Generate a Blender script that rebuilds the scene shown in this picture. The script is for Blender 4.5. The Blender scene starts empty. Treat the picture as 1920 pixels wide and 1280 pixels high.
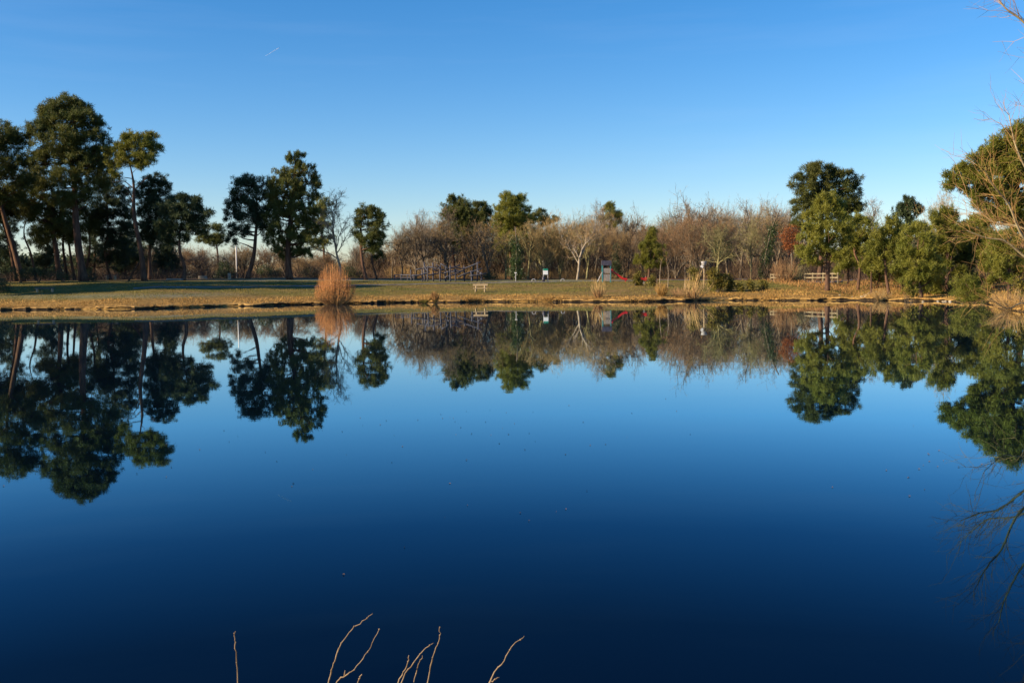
import bpy, math, random
import numpy as np
from mathutils import Vector, Matrix

R = math.radians
scene = bpy.context.scene
COL = scene.collection
rng = np.random.default_rng(7)

# ------------------------------------------------------------------ camera
F_PX = 1867.0                 # 35 mm lens, in photograph pixels (1920 wide)
CAM_H = 3.0                   # metres above the water
HORIZON = 517.0
ROLL = 0.012
PITCH = math.atan((640 - HORIZON) / F_PX)
fwd = Vector((0, math.cos(PITCH), -math.sin(PITCH)))
r0 = Vector((1, 0, 0))
u0 = r0.cross(fwd)
rc = r0 * math.cos(ROLL) - u0 * math.sin(ROLL)
uc = u0 * math.cos(ROLL) + r0 * math.sin(ROLL)
cam_d = bpy.data.cameras.new('camera')
cam_d.lens = 35
cam_d.sensor_width = 36
cam_d.clip_end = 120000
cam_d.clip_start = 0.1
cam = bpy.data.objects.new('camera', cam_d)
COL.objects.link(cam)
m = Matrix((rc, uc, -fwd)).transposed().to_4x4()
m.translation = (0, 0, CAM_H)
cam.matrix_world = m
scene.camera = cam

# ------------------------------------------------------------------ sky and sun
SUN_EL = R(21)
SUN_AZ = R(-108)              # clockwise from +Y
world = bpy.data.worlds.new('World')
scene.world = world
world.use_nodes = True
wn = world.node_tree
wn.nodes.clear()
wo = wn.nodes.new('ShaderNodeOutputWorld')
bg = wn.nodes.new('ShaderNodeBackground')
sky = wn.nodes.new('ShaderNodeTexSky')
sky.sky_type = 'NISHITA'
sky.sun_disc = False
sky.sun_elevation = SUN_EL
sky.sun_rotation = SUN_AZ % (2 * math.pi)
sky.altitude = 0
sky.air_density = 1.0
sky.dust_density = 0.25
sky.ozone_density = 4.0
bg.inputs[1].default_value = 0.1
# faint high cirrus, all round the sky
tc = wn.nodes.new('ShaderNodeTexCoord')
mp = wn.nodes.new('ShaderNodeMapping')
mp.inputs['Scale'].default_value = (2.2, 2.2, 24)
mp.inputs['Rotation'].default_value = (0.0, R(5), 0)
nz = wn.nodes.new('ShaderNodeTexNoise')
nz.inputs['Scale'].default_value = 1.18
nz.inputs['Detail'].default_value = 6
nz.inputs['Roughness'].default_value = 0.55
rp = wn.nodes.new('ShaderNodeValToRGB')
rp.color_ramp.elements[0].position = 0.5
rp.color_ramp.elements[0].color = (0, 0, 0, 1)
rp.color_ramp.elements[1].position = 0.85
rp.color_ramp.elements[1].color = (0.07, 0.07, 0.07, 1)
mx = wn.nodes.new('ShaderNodeMix')
mx.data_type = 'RGBA'
mx.inputs['B'].default_value = (5.0, 5.6, 6.4, 1)
L = wn.links.new
L(tc.outputs['Generated'], mp.inputs[0])
L(mp.outputs[0], nz.inputs[0])
L(nz.outputs[0], rp.inputs[0])
L(rp.outputs[0], mx.inputs['Factor'])
L(sky.outputs[0], mx.inputs['A'])
hs = wn.nodes.new('ShaderNodeHueSaturation')        # the photograph's deep blue grading, the same all round
hs.inputs['Saturation'].default_value = 1.3
gr = wn.nodes.new('ShaderNodeMix'); gr.data_type = 'RGBA'; gr.blend_type = 'MULTIPLY'
gr.inputs['Factor'].default_value = 1
gr.inputs['B'].default_value = (0.86, 0.80, 0.85, 1)
L(mx.outputs['Result'], hs.inputs['Color'])
L(hs.outputs[0], gr.inputs['A'])
L(gr.outputs['Result'], bg.inputs[0])
L(bg.outputs[0], wo.inputs[0])

sun_d = bpy.data.lights.new('sun', 'SUN')
sun_d.energy = 5.0
sun_d.angle = R(0.53)
sun_d.color = (1.0, 0.77, 0.50)
sun = bpy.data.objects.new('sun', sun_d)
COL.objects.link(sun)
to_sun = Vector((math.sin(SUN_AZ) * math.cos(SUN_EL), math.cos(SUN_AZ) * math.cos(SUN_EL), math.sin(SUN_EL)))
sun.rotation_euler = to_sun.to_track_quat('Z', 'Y').to_euler()
sun.location = to_sun * 300

scene.view_settings.view_transform = 'Standard'
scene.view_settings.look = 'None'
scene.view_settings.gamma = 1
scene.view_settings.exposure = 1.05
scene.render.engine = 'CYCLES'
scene.cycles.max_bounces = 6
scene.cycles.transparent_max_bounces = 4

# ------------------------------------------------------------------ pixel helpers
def ray(px, py):
    return fwd * F_PX + rc * (px - 960) - uc * (py - 640)

def at(px, py, d):
    """point seen at photo pixel (px, py), d metres ahead"""
    v = ray(px, py)
    return np.array(v * (d / v.y)) + np.array((0, 0, CAM_H))

def colx(px, d):
    """world X of photo column px near the horizon at depth d"""
    return at(px, 520, d)[0]

def horizon(px):
    return HORIZON - ROLL * (px - 960)

# ------------------------------------------------------------------ shoreline and terrain
shore_px = [(-110, 583), (-40, 581.5), (60, 580.5), (150, 580), (240, 579.5), (330, 577), (420, 574.5), (480, 573.5), (547, 571.5),
            (625, 570), (700, 568.5), (780, 567), (850, 567), (900, 566), (980, 566), (1060, 566), (1130, 566), (1220, 565.5),
            (1300, 564), (1400, 563), (1500, 563.5), (1590, 563), (1640, 563.5), (1700, 564), (1760, 564.5), (1815, 566.5),
            (1850, 569), (1875, 573), (1900, 582)]
sp = []
for px, py in shore_px:
    v = ray(px, py)
    t = -CAM_H / v.z
    sp.append((v.x * t, v.y * t))
sp += [(36.5, 64), (28, 49), (20, 34), (12.5, 18.5), (8, 9), (4.2, 5.2), (0, 4.6), (-6, 5), (-20, 6), (-45, 14), (-66, 35), (-76, 60), (-76, 84), (-70, 98)]
sp = np.array(sp)

def catmull(P, n):
    out = []
    N = len(P)
    for i in range(N):
        p0, p1, p2, p3 = P[i - 1], P[i], P[(i + 1) % N], P[(i + 2) % N]
        for k in range(n):
            t = k / n
            out.append(0.5 * (2 * p1 + (p2 - p0) * t + (2 * p0 - 5 * p1 + 4 * p2 - p3) * t * t + (3 * p1 - p0 - 3 * p2 + p3) * t ** 3))
    return np.array(out)
shore = catmull(sp, 5)

def shore_dist(X, Y):
    """signed distance to the shoreline, positive on land"""
    X = np.atleast_1d(np.asarray(X, float)); Y = np.atleast_1d(np.asarray(Y, float))
    best = np.full(X.shape, 1e18)
    inside = np.zeros(X.shape, bool)
    A = shore; B = np.roll(shore, -1, axis=0)
    for (ax, ay), (bx, by) in zip(A, B):
        dx, dy = bx - ax, by - ay
        t = np.clip(((X - ax) * dx + (Y - ay) * dy) / (dx * dx + dy * dy), 0, 1)
        q = (X - ax - t * dx) ** 2 + (Y - ay - t * dy) ** 2
        best = np.minimum(best, q)
        if ay != by:
            c = ((ay > Y) != (by > Y)) & (X < dx * (Y - ay) / dy + ax)
            inside ^= c
    s = np.sqrt(best)
    return np.where(inside, -s, s)

PX_ = np.array([-120, -66, -40, -20, -5, 35, 46, 56, 80, 140]) * 1.0
PZ_ = np.array([3.2, 3.1, 3.1, 2.8, 2.45, 2.2, 1.9, 1.9, 2.3, 2.6])
SS = np.array([0, 0.5, 3, 9, 20, 29, 52, 90, 4000]) * 1.0
SZ = np.array([0.05, 0.11, 0.2, 0.42, 0.68, 0.85, 1.0, 1.03, 1.1])
ditch_a = at(1612, 563, 99)[:2]; ditch_b = at(1580, 540, 132)[:2]

def vnoise(X, Y, f, seed):
    o = np.random.default_rng(seed).uniform(0, 6.28, (6, 3))
    s = 0
    for i in range(6):
        a = o[i, 0]
        s = s + np.sin((X * np.cos(a) + Y * np.sin(a)) * f * (0.7 + 0.25 * i) + o[i, 1])
    return s / 6

def ground_from_s(X, Y, s):
    P = np.interp(X, PX_, PZ_)
    far = P * np.interp(s, SS, SZ)
    near = 1.45 * (1 - np.exp(-np.maximum(s, 0) / 2.0)) + 0.05
    w = np.clip((Y - 35) / 30, 0, 1); w = w * w * (3 - 2 * w)
    z = near * (1 - w) + far * w
    z = z + np.clip(s / 6, 0, 1) * (0.07 * vnoise(X, Y, 0.35, 3) + 0.05 * vnoise(X, Y, 1.1, 5))
    dx, dy = ditch_b - ditch_a
    t = np.clip(((X - ditch_a[0]) * dx + (Y - ditch_a[1]) * dy) / (dx * dx + dy * dy), 0, 1)
    q = np.hypot(X - ditch_a[0] - t * dx, Y - ditch_a[1] - t * dy)
    z = z - (0.12 + 0.55 * np.sin(np.pi * np.clip(t * 0.8 + .1, 0, 1))) * np.exp(-(q / 1.6) ** 2) * np.clip(s / 2, 0, 1)
    return np.where(s < 0, np.maximum(-1.6, s * 0.4 - 0.02), z)

def ground(X, Y):
    X = np.atleast_1d(np.asarray(X, float)); Y = np.atleast_1d(np.asarray(Y, float))
    return ground_from_s(X, Y, shore_dist(X, Y))

def gz(x, y):
    return float(ground(x, y)[0])

def hit(px, py, y0=72, y1=260):
    """first terrain point along the pixel's ray"""
    v = ray(px, py)
    ys = np.arange(y0, y1, 0.2)
    X = v.x / v.y * ys; Z = CAM_H + v.z / v.y * ys
    g = ground(X, ys)
    k = np.nonzero(Z <= g)[0]
    i = k[0] if len(k) else len(ys) - 1
    return np.array((X[i], ys[i], g[i]))

# ------------------------------------------------------------------ materials
def mat(name, c1, c2=None, rough=0.8, scale=1.0, spec=0.2, transl=0.0, rand=0.0, detail=4, stretch=None, bump=0.0, bscale=20):
    M = bpy.data.materials.new(name)
    M.use_nodes = True
    nt = M.node_tree
    b = nt.nodes['Principled BSDF']
    b.inputs['Roughness'].default_value = rough
    b.inputs['Specular IOR Level'].default_value = spec
    c2 = c2 or c1
    tc = nt.nodes.new('ShaderNodeTexCoord')
    n = nt.nodes.new('ShaderNodeTexNoise')
    n.inputs['Scale'].default_value = scale
    n.inputs['Detail'].default_value = detail
    src = tc.outputs['Object']
    if stretch:
        mp = nt.nodes.new('ShaderNodeMapping')
        mp.inputs['Scale'].default_value = stretch
        nt.links.new(src, mp.inputs[0]); src = mp.outputs[0]
    nt.links.new(src, n.inputs[0])
    rp = nt.nodes.new('ShaderNodeValToRGB')
    rp.color_ramp.elements[0].position = 0.35; rp.color_ramp.elements[1].position = 0.65
    rp.color_ramp.elements[0].color = (*c1, 1); rp.color_ramp.elements[1].color = (*c2, 1)
    nt.links.new(n.outputs[0], rp.inputs[0])
    out = rp.outputs[0]
    if rand:
        oi = nt.nodes.new('ShaderNodeObjectInfo')
        mr = nt.nodes.new('ShaderNodeMapRange')
        mr.inputs[3].default_value = 1 - rand; mr.inputs[4].default_value = 1 + rand
        nt.links.new(oi.outputs['Random'], mr.inputs[0])
        hs = nt.nodes.new('ShaderNodeHueSaturation')
        nt.links.new(mr.outputs[0], hs.inputs['Value'])
        nt.links.new(out, hs.inputs['Color']); out = hs.outputs[0]
    nt.links.new(out, b.inputs['Base Color'])
    if bump:
        n2 = nt.nodes.new('ShaderNodeTexNoise'); n2.inputs['Scale'].default_value = bscale; n2.inputs['Detail'].default_value = 5
        nt.links.new(src, n2.inputs[0])
        bp = nt.nodes.new('ShaderNodeBump'); bp.inputs['Strength'].default_value = bump; bp.inputs['Distance'].default_value = 0.05
        nt.links.new(n2.outputs[0], bp.inputs['Height']); nt.links.new(bp.outputs[0], b.inputs['Normal'])
    if transl:
        t = nt.nodes.new('ShaderNodeBsdfTranslucent'); nt.links.new(out, t.inputs[0])
        ms = nt.nodes.new('ShaderNodeMixShader'); ms.inputs[0].default_value = transl
        nt.links.new(b.outputs[0], ms.inputs[1]); nt.links.new(t.outputs[0], ms.inputs[2])
        nt.links.new(ms.outputs[0], nt.nodes['Material Output'].inputs[0])
    return M

PINE_OLD = mat('pine needles old', (.07, .095, .025), (.125, .13, .032), .55, .35, .25, .36, .12)
PINE_YOUNG = mat('pine needles young', (.145, .165, .026), (.23, .225, .04), .5, .5, .25, .42, .12)
PINE_BLUE = mat('pine needles blue green', (.036, .06, .03), (.065, .09, .036), .55, .4, .25, .28, .1)
IVY = mat('ivy leaves', (.025, .05, .013), (.05, .085, .02), .4, 1.5, .4, .15)
GORSE = mat('gorse', (.085, .09, .016), (.19, .15, .026), .6, 1.6, .2, .15, .15)
RUSSET = mat('russet oak leaves', (.19, .06, .02), (.3, .11, .035), .6, 1.5, .2, .25)
BARK_PINE = mat('pine bark', (.055, .036, .027), (.15, .085, .055), .9, 3, .15, 0, .15, 5, (1, 1, .25), .6, 14)
BARK = mat('bark', (.075, .06, .045), (.17, .14, .10), .9, 2.5, .15, 0, .2, 5, (1, 1, .3), .5, 14)
BARK_PALE = mat('pale bark', (.2, .17, .13), (.36, .31, .24), .8, 2, .2, 0, .1, 5, (1, 1, .4))
BARK_LICHEN = mat('lichen bark', (.13, .12, .06), (.27, .25, .12), .9, 2, .15, 0, .15)
TWIG = [mat('twigs brown', (.2, .135, .062), (.33, .225, .10), .85, .5, .15, 0, .2),
        mat('twigs tan', (.29, .195, .085), (.44, .30, .135), .85, .5, .15, 0, .15),
        mat('twigs grey', (.2, .155, .105), (.31, .245, .17), .85, .5, .15, 0, .15),
        mat('twigs red', (.2, .12, .062), (.32, .195, .1), .85, .5, .15, 0, .15),
        mat('twigs lichen', (.15, .14, .065), (.27, .24, .12), .85, .6, .15, 0, .15)]
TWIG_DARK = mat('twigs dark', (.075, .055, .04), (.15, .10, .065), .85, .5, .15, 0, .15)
WILLOW_BUSH = mat('copper willow shoots', (.34, .145, .045), (.48, .225, .075), .6, .8, .25, .1)
WILLOW_OLD = mat('willow stems', (.24, .135, .06), (.38, .23, .1), .8, .8, .2)
WILLOW_TWIG = mat('orange willow twigs', (.2, .12, .045), (.34, .2, .07), .6, .5, .25)
WILLOW_LIMB = mat('willow limb bark', (.18, .15, .09), (.34, .28, .16), .8, 3, .2)
DRY = mat('dry grass blades', (.29, .17, .05), (.48, .30, .095), .7, .25, .2, .25)
DRY_RUST = mat('dry bracken', (.24, .12, .045), (.38, .22, .08), .7, .35, .2, .15)
LAWN_BL = mat('lawn grass blades', (.10, .12, .025), (.26, .2, .055), .7, .22, .2, .25)
STEM = mat('dry stem', (.13, .09, .05), (.26, .19, .11), .6, 30, .3)
WOOD_PALE = mat('pale timber', (.3, .23, .14), (.42, .33, .21), .75, 3, .2, 0, .1, 4, (6, 6, .7))
WOOD_FENCE = mat('weathered fence timber', (.17, .145, .09), (.28, .235, .15), .8, 3, .2, 0, .15)
WOOD_BLUE = mat('shade-darkened grey logs', (.045, .05, .07), (.085, .09, .12), .75, 2, .25, 0, .2)  # tree shade over the climbing frame is put into this dark colour
STONE = mat('stone', (.24, .21, .16), (.36, .32, .25), .85, 2.5, .2, 0, .15, 5, None, .3, 8)
TEAL = mat('teal paint', (.01, .13, .165), (.014, .17, .2), .35, 4, .5)
REDP = mat('red plastic', (.42, .012, .016), (.5, .016, .02), .3, 3, .5)
DARKP = mat('dark roof panel', (.03, .03, .045), (.05, .05, .07), .5, 4, .4)
GREYP = mat('grey panel', (.2, .18, .17), (.28, .26, .24), .6, 5, .3)
WHITEP = mat('white paint', (.72, .74, .76), (.8, .8, .8), .45, 3, .4)
PANELP = mat('printed panel', (.6, .68, .72), (.76, .8, .82), .4, 9, .4)
GREENP = mat('green sign paint', (.01, .2, .14), (.015, .26, .18), .4, 4, .4)
METAL = mat('galvanised metal', (.3, .3, .32), (.45, .45, .47), .4, 6, .5)
SOIL = mat('dark bank soil', (.018, .013, .009), (.05, .035, .02), .9, 3, .1, 0, 0, 5, None, .6, 8)
PATHM = mat('pale gravel path', (.10, .10, .10), (.17, .165, .16), .9, .8, .15, 0, 0, 6)
CONTRAIL = mat('ice trail', (.8, .8, .8), (.8, .8, .8), .9, 1, 0)

def ground_material():
    M = bpy.data.materials.new('meadow')
    M.use_nodes = True
    nt = M.node_tree; b = nt.nodes['Principled BSDF']
    b.inputs['Roughness'].default_value = .9; b.inputs['Specular IOR Level'].default_value = .1
    geo = nt.nodes.new('ShaderNodeNewGeometry')
    def attr(n):
        a = nt.nodes.new('ShaderNodeAttribute'); a.attribute_name = n; return a.outputs['Fac']
    def noise(scale, stretch=(1, 1, 1), detail=5):
        mp = nt.nodes.new('ShaderNodeMapping'); mp.inputs['Scale'].default_value = stretch
        nt.links.new(geo.outputs['Position'], mp.inputs[0])
        n = nt.nodes.new('ShaderNodeTexNoise'); n.inputs['Scale'].default_value = scale; n.inputs['Detail'].default_value = detail
        nt.links.new(mp.outputs[0], n.inputs[0]); return n.outputs[0]
    def ramp(fac, stops):
        r = nt.nodes.new('ShaderNodeValToRGB')
        while len(r.color_ramp.elements) < len(stops): r.color_ramp.elements.new(.5)
        for e, (p, c) in zip(r.color_ramp.elements, stops): e.position = p; e.color = (*c, 1)
        nt.links.new(fac, r.inputs[0]); return r.outputs[0]
    def mix(f, a, c):
        x = nt.nodes.new('ShaderNodeMix'); x.data_type = 'RGBA'
        nt.links.new(f, x.inputs['Factor']); nt.links.new(a, x.inputs['A']); nt.links.new(c, x.inputs['B']); return x.outputs['Result']
    def math_(op, a, c):
        x = nt.nodes.new('ShaderNodeMath'); x.operation = op; x.use_clamp = True
        for i, v in enumerate((a, c)):
            if isinstance(v, (int, float)): x.inputs[i].default_value = v
            else: nt.links.new(v, x.inputs[i])
        return x.outputs[0]
    nfine = noise(2.2); nmid = noise(.35, (.5, 1, 1)); nbig = noise(.09, (.5, 1.3, 1))
    lawn = ramp(nmid, [(.3, (.06, .085, .016)), (.5, (.12, .12, .026)), (.7, (.21, .155, .045))])
    lawn = mix(math_('MULTIPLY', nfine, .55), lawn, ramp(nfine, [(.4, (.05, .055, .015)), (.7, (.17, .14, .05))]))
    npatch = noise(.8, (.5, 1, 1))
    lawn = mix(ramp(nbig, [(.42, (0, 0, 0)), (.62, (.75, .75, .75))]), lawn, ramp(nfine, [(.3, (.12, .075, .028)), (.7, (.26, .17, .065))]))
    dry = mix(math_('MULTIPLY', npatch, .9), ramp(nfine, [(.3, (.2, .115, .03)), (.65, (.42, .255, .075))]), ramp(nfine, [(.35, (.09, .06, .02)), (.7, (.26, .17, .05))]))
    litter = ramp(nfine, [(.3, (.07, .042, .024)), (.7, (.17, .09, .045))])
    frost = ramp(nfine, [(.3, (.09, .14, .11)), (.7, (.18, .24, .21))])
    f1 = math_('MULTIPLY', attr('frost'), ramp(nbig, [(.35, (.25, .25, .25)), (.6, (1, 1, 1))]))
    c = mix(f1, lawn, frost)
    jit = math_('SUBTRACT', nmid, .5)
    c = mix(math_('ADD', attr('dry'), math_('MULTIPLY', jit, attr('dry'))), c, dry)
    c = mix(attr('litter'), c, litter)
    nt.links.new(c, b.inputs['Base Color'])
    bp = nt.nodes.new('ShaderNodeBump'); bp.inputs['Strength'].default_value = .8; bp.inputs['Distance'].default_value = .12
    nt.links.new(noise(3.5), bp.inputs['Height']); nt.links.new(bp.outputs[0], b.inputs['Normal'])
    return M
GROUNDM = ground_material()

def water_material():
    M = bpy.data.materials.new('still pond water')
    M.use_nodes = True
    nt = M.node_tree; b = nt.nodes['Principled BSDF']
    nt.nodes.remove(b)
    body = nt.nodes.new('ShaderNodeBsdfDiffuse'); body.inputs[0].default_value = (.0006, .0022, .005, 1)
    gl = nt.nodes.new('ShaderNodeBsdfGlossy'); gl.inputs['Roughness'].default_value = .015
    fr = nt.nodes.new('ShaderNodeFresnel'); fr.inputs[0].default_value = 1.333
    # darkening and blue put into reflection colour looking down, clear mirror at grazing angles
    rp = nt.nodes.new('ShaderNodeValToRGB'); cr = rp.color_ramp
    while len(cr.elements) < 6: cr.elements.new(.5)
    for e, (p, c) in zip(cr.elements, ((.02, (.004, .008, .012)), (.14, (.022, .05, .07)), (.23, (.06, .145, .20)), (.43, (.36, .57, .65)), (.65, (.70, .79, .83)), (1, (1, 1, 1)))): e.position = p; e.color = (*c, 1)
    nt.links.new(fr.outputs[0], rp.inputs[0]); nt.links.new(rp.outputs[0], gl.inputs['Color'])
    ms = nt.nodes.new('ShaderNodeAddShader')
    nt.links.new(body.outputs[0], ms.inputs[0]); nt.links.new(gl.outputs[0], ms.inputs[1])
    nt.links.new(ms.outputs[0], nt.nodes['Material Output'].inputs[0])
    geo = nt.nodes.new('ShaderNodeNewGeometry')
    mp = nt.nodes.new('ShaderNodeMapping'); mp.inputs['Scale'].default_value = (.6, 1.4, 1)
    n = nt.nodes.new('ShaderNodeTexNoise'); n.inputs['Scale'].default_value = .7; n.inputs['Detail'].default_value = 2
    bp = nt.nodes.new('ShaderNodeBump'); bp.inputs['Strength'].default_value = .04; bp.inputs['Distance'].default_value = .02
    nt.links.new(geo.outputs['Position'], mp.inputs[0]); nt.links.new(mp.outputs[0], n.inputs[0])
    nt.links.new(n.outputs[0], bp.inputs['Height']); nt.links.new(bp.outputs[0], gl.inputs['Normal'])
    return M
WATERM = water_material()

# ------------------------------------------------------------------ mesh helpers
class MB:
    def __init__(s): s.v = []; s.t = []; s.n = 0
    def add(s, V, T):
        V = np.asarray(V, float); T = np.asarray(T, int)
        s.v.append(V); s.t.append(T + s.n); s.n += len(V)
    def mesh(s, name, mat, smooth=False, off=None):
        V = np.concatenate(s.v) if s.v else np.zeros((0, 3)); T = np.concatenate(s.t) if s.t else np.zeros((0, 3), int)
        if off is not None: V = V - off
        me = bpy.data.meshes.new(name)
        me.vertices.add(len(V)); me.vertices.foreach_set('co', V.astype(np.float32).ravel())
        me.loops.add(len(T) * 3); me.loops.foreach_set('vertex_index', T.astype(np.int32).ravel())
        me.polygons.add(len(T)); me.polygons.foreach_set('loop_start', np.arange(0, len(T) * 3, 3, dtype=np.int32))
        me.polygons.foreach_set('use_smooth', np.full(len(T), smooth))
        me.update(calc_edges=True)
        me.materials.append(mat)
        return me
    def tube(s, P, r, k=6, cap=True):
        P = np.asarray(P, float); n = len(P); r = np.broadcast_to(np.asarray(r, float), (n,))
        T = np.gradient(P, axis=0); T /= np.linalg.norm(T, axis=1)[:, None] + 1e-9
        ref = np.array((0, 0, 1.0)) if abs(T[:, 2]).mean() < .8 else np.array((0, 1.0, 0))
        A = np.cross(T, ref); A /= np.linalg.norm(A, axis=1)[:, None] + 1e-9
        B = np.cross(T, A)
        a = np.arange(k) * 2 * np.pi / k
        V = (P[:, None, :] + r[:, None, None] * (np.cos(a)[None, :, None] * A[:, None, :] + np.sin(a)[None, :, None] * B[:, None, :])).reshape(-1, 3)
        i = np.arange(n - 1)[:, None] * k; j = np.arange(k)[None, :]; j2 = (j + 1) % k
        q = np.stack([i + j, i + k + j, i + k + j2, i + j2], -1).reshape(-1, 4)
        tri = np.concatenate([q[:, [0, 1, 2]], q[:, [0, 2, 3]]])
        if cap:
            V = np.concatenate([V, P[:1], P[-1:]])
            c0, c1 = n * k, n * k + 1; b = (n - 1) * k
            tri = np.concatenate([tri, np.array([[c0, jj, (jj + 1) % k] for jj in range(k)] + [[c1, b + (jj + 1) % k, b + jj] for jj in range(k)])])
        s.add(V, tri)
    def box(s, c, size, rot=None, bev=0.0):
        """box with chamfered vertical-ish edges"""
        sx, sy, sz = np.array(size) / 2; b = min(bev, sx * .9, sy * .9)
        if b > 0:
            ring = [(-sx + b, -sy), (sx - b, -sy), (sx, -sy + b), (sx, sy - b), (sx - b, sy), (-sx + b, sy), (-sx, sy - b), (-sx, -sy + b)]
        else:
            ring = [(-sx, -sy), (sx, -sy), (sx, sy), (-sx, sy)]
        k = len(ring)
        V = np.array([(x, y, -sz) for x, y in ring] + [(x, y, sz) for x, y in ring], float)
        T = []
        for j in range(k):
            j2 = (j + 1) % k; T += [(j, j2, k + j2), (j, k + j2, k + j)]
        for j in range(1, k - 1): T += [(0, j + 1, j), (k, k + j, k + j + 1)]
        if rot is not None: V = V @ np.array(rot).T
        s.add(V + np.array(c), T)
    def blades(s, base, direction, length, width):
        """one tapering triangle per blade"""
        base = np.asarray(base); n = len(base)
        side = np.cross(direction, rng.normal(size=(n, 3))); side /= np.linalg.norm(side, axis=1)[:, None] + 1e-9
        w = np.broadcast_to(width, (n,))[:, None]
        V = np.stack([base - side * w / 2, base + side * w / 2, base + direction * np.broadcast_to(length, (n,))[:, None]], 1).reshape(-1, 3)
        s.add(V, np.arange(3 * n).reshape(-1, 3))
    def leaves(s, base, direction, length, width):
        """diamond of two triangles per leaf"""
        base = np.asarray(base); n = len(base)
        side = np.cross(direction, rng.normal(size=(n, 3))); side /= np.linalg.norm(side, axis=1)[:, None] + 1e-9
        L_ = np.broadcast_to(length, (n,))[:, None]; w = np.broadcast_to(width, (n,))[:, None]
        mid = base + direction * L_ * .5
        V = np.stack([base, mid - side * w / 2, base + direction * L_, mid + side * w / 2], 1).reshape(-1, 3)
        i = np.arange(n) * 4
        s.add(V, np.concatenate([np.stack([i, i + 1, i + 2], 1), np.stack([i, i + 2, i + 3], 1)]))

def unit(n):
    d = rng.normal(size=(n, 3)); return d / np.linalg.norm(d, axis=1)[:, None]

def ob(name, me, parent=None, loc=None):
    o = bpy.data.objects.new(name, me); COL.objects.link(o)
    if parent is not None: o.parent = parent
    if loc is not None: o.location = tuple(map(float, loc))
    return o

def tag(o, label=None, cat=None, group=None, kind=None):
    if label: o['label'] = label
    if cat: o['category'] = cat
    if group: o['group'] = group
    if kind: o['kind'] = kind
    return o

def thing(name, loc, label, cat, group=None, rz=0.0):
    o = ob(name, None, None, loc); o.empty_display_size = .3; o.rotation_euler = (0, 0, rz)
    return tag(o, label, cat, group)

def part(name, mb, material, parent, smooth=False, off=None):
    return ob(name, mb.mesh(name, material, smooth, off), parent)

def smooth_path(P, n=4):
    P = np.asarray(P, float)
    Q = np.concatenate([[2 * P[0] - P[1]], P, [2 * P[-1] - P[-2]]])
    out = []
    for i in range(1, len(Q) - 2):
        p0, p1, p2, p3 = Q[i - 1:i + 3]
        for k in range(n):
            t = k / n
            out.append(.5 * (2 * p1 + (p2 - p0) * t + (2 * p0 - 5 * p1 + 4 * p2 - p3) * t * t + (3 * p1 - p0 - 3 * p2 + p3) * t ** 3))
    out.append(P[-1]); return np.array(out)

# ------------------------------------------------------------------ the setting
def build_ground():
    xs = np.concatenate([[-6000, -2500, -1000, -500, -300, -220], np.arange(-170, 171, 1.25), [220, 300, 500, 1000, 2500, 6000]])
    ys = np.concatenate([[-3000, -800, -200, -80, -40], np.arange(-20, 60, 2.0), np.arange(60, 92, 1.0), np.arange(92, 150, .7), np.arange(150, 260, 2.5), [300, 400, 600, 1000, 2500, 8000]])
    X, Y = np.meshgrid(xs, ys)
    x, y = X.ravel(), Y.ravel()
    s = shore_dist(x, y)
    z = ground_from_s(x, y, s)
    z = np.where(np.abs(s) < 1.0, z - .06, z)
    nx, ny = len(xs), len(ys)
    i = (np.arange(ny - 1)[:, None] * nx + np.arange(nx - 1)[None, :]).ravel()
    T = np.concatenate([np.stack([i, i + 1, i + nx + 1], 1), np.stack([i, i + nx + 1, i + nx], 1)])
    mb = MB(); mb.add(np.stack([x, y, z], 1), T)
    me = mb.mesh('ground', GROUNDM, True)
    def setattr_(n, v):
        a = me.attributes.new(n, 'FLOAT', 'POINT'); a.data.foreach_set('value', np.clip(v, 0, 1).astype(np.float32))
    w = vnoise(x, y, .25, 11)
    right = np.clip((x - 22) / 12, 0, 1)
    setattr_('dry', 1.0 - np.clip((s + 2.5 * w - 3.2 - 9 * right) / 5, 0, 1) * .85 + 0)
    setattr_('litter', np.clip((s + 3 * w - 47 + 16 * right) / 5, 0, 1))
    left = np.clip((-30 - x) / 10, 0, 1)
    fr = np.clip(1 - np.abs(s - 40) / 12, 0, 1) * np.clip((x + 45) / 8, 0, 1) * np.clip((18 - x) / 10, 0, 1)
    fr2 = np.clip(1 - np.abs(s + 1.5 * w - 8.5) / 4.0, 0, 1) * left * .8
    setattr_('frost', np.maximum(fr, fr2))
    return tag(ob('ground', me), 'grassy park ground with golden dry grass towards the pond', None, None, 'structure')
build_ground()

def build_water():
    mb = MB()
    mb.add([(-95, 2, 0), (60, 2, 0), (60, 125, 0), (-95, 125, 0)], [(0, 1, 2), (0, 2, 3)])
    return tag(ob('water', mb.mesh('water', WATERM)), 'still blue pond mirroring the trees', None, None, 'structure')
build_water()

def along_shore(step, y_min=58):
    d = np.linalg.norm(np.roll(shore, -1, 0) - shore, axis=1)
    P = []; acc = 0.0
    for p, q, L_ in zip(shore, np.roll(shore, -1, 0), d):
        n = max(1, int(round(L_ / step)))
        for k in range(n):
            c = p + (q - p) * k / n
            nrm = np.array((-(q - p)[1], (q - p)[0])) / L_
            P.append((*c, *nrm))
    return np.array(P)

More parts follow.
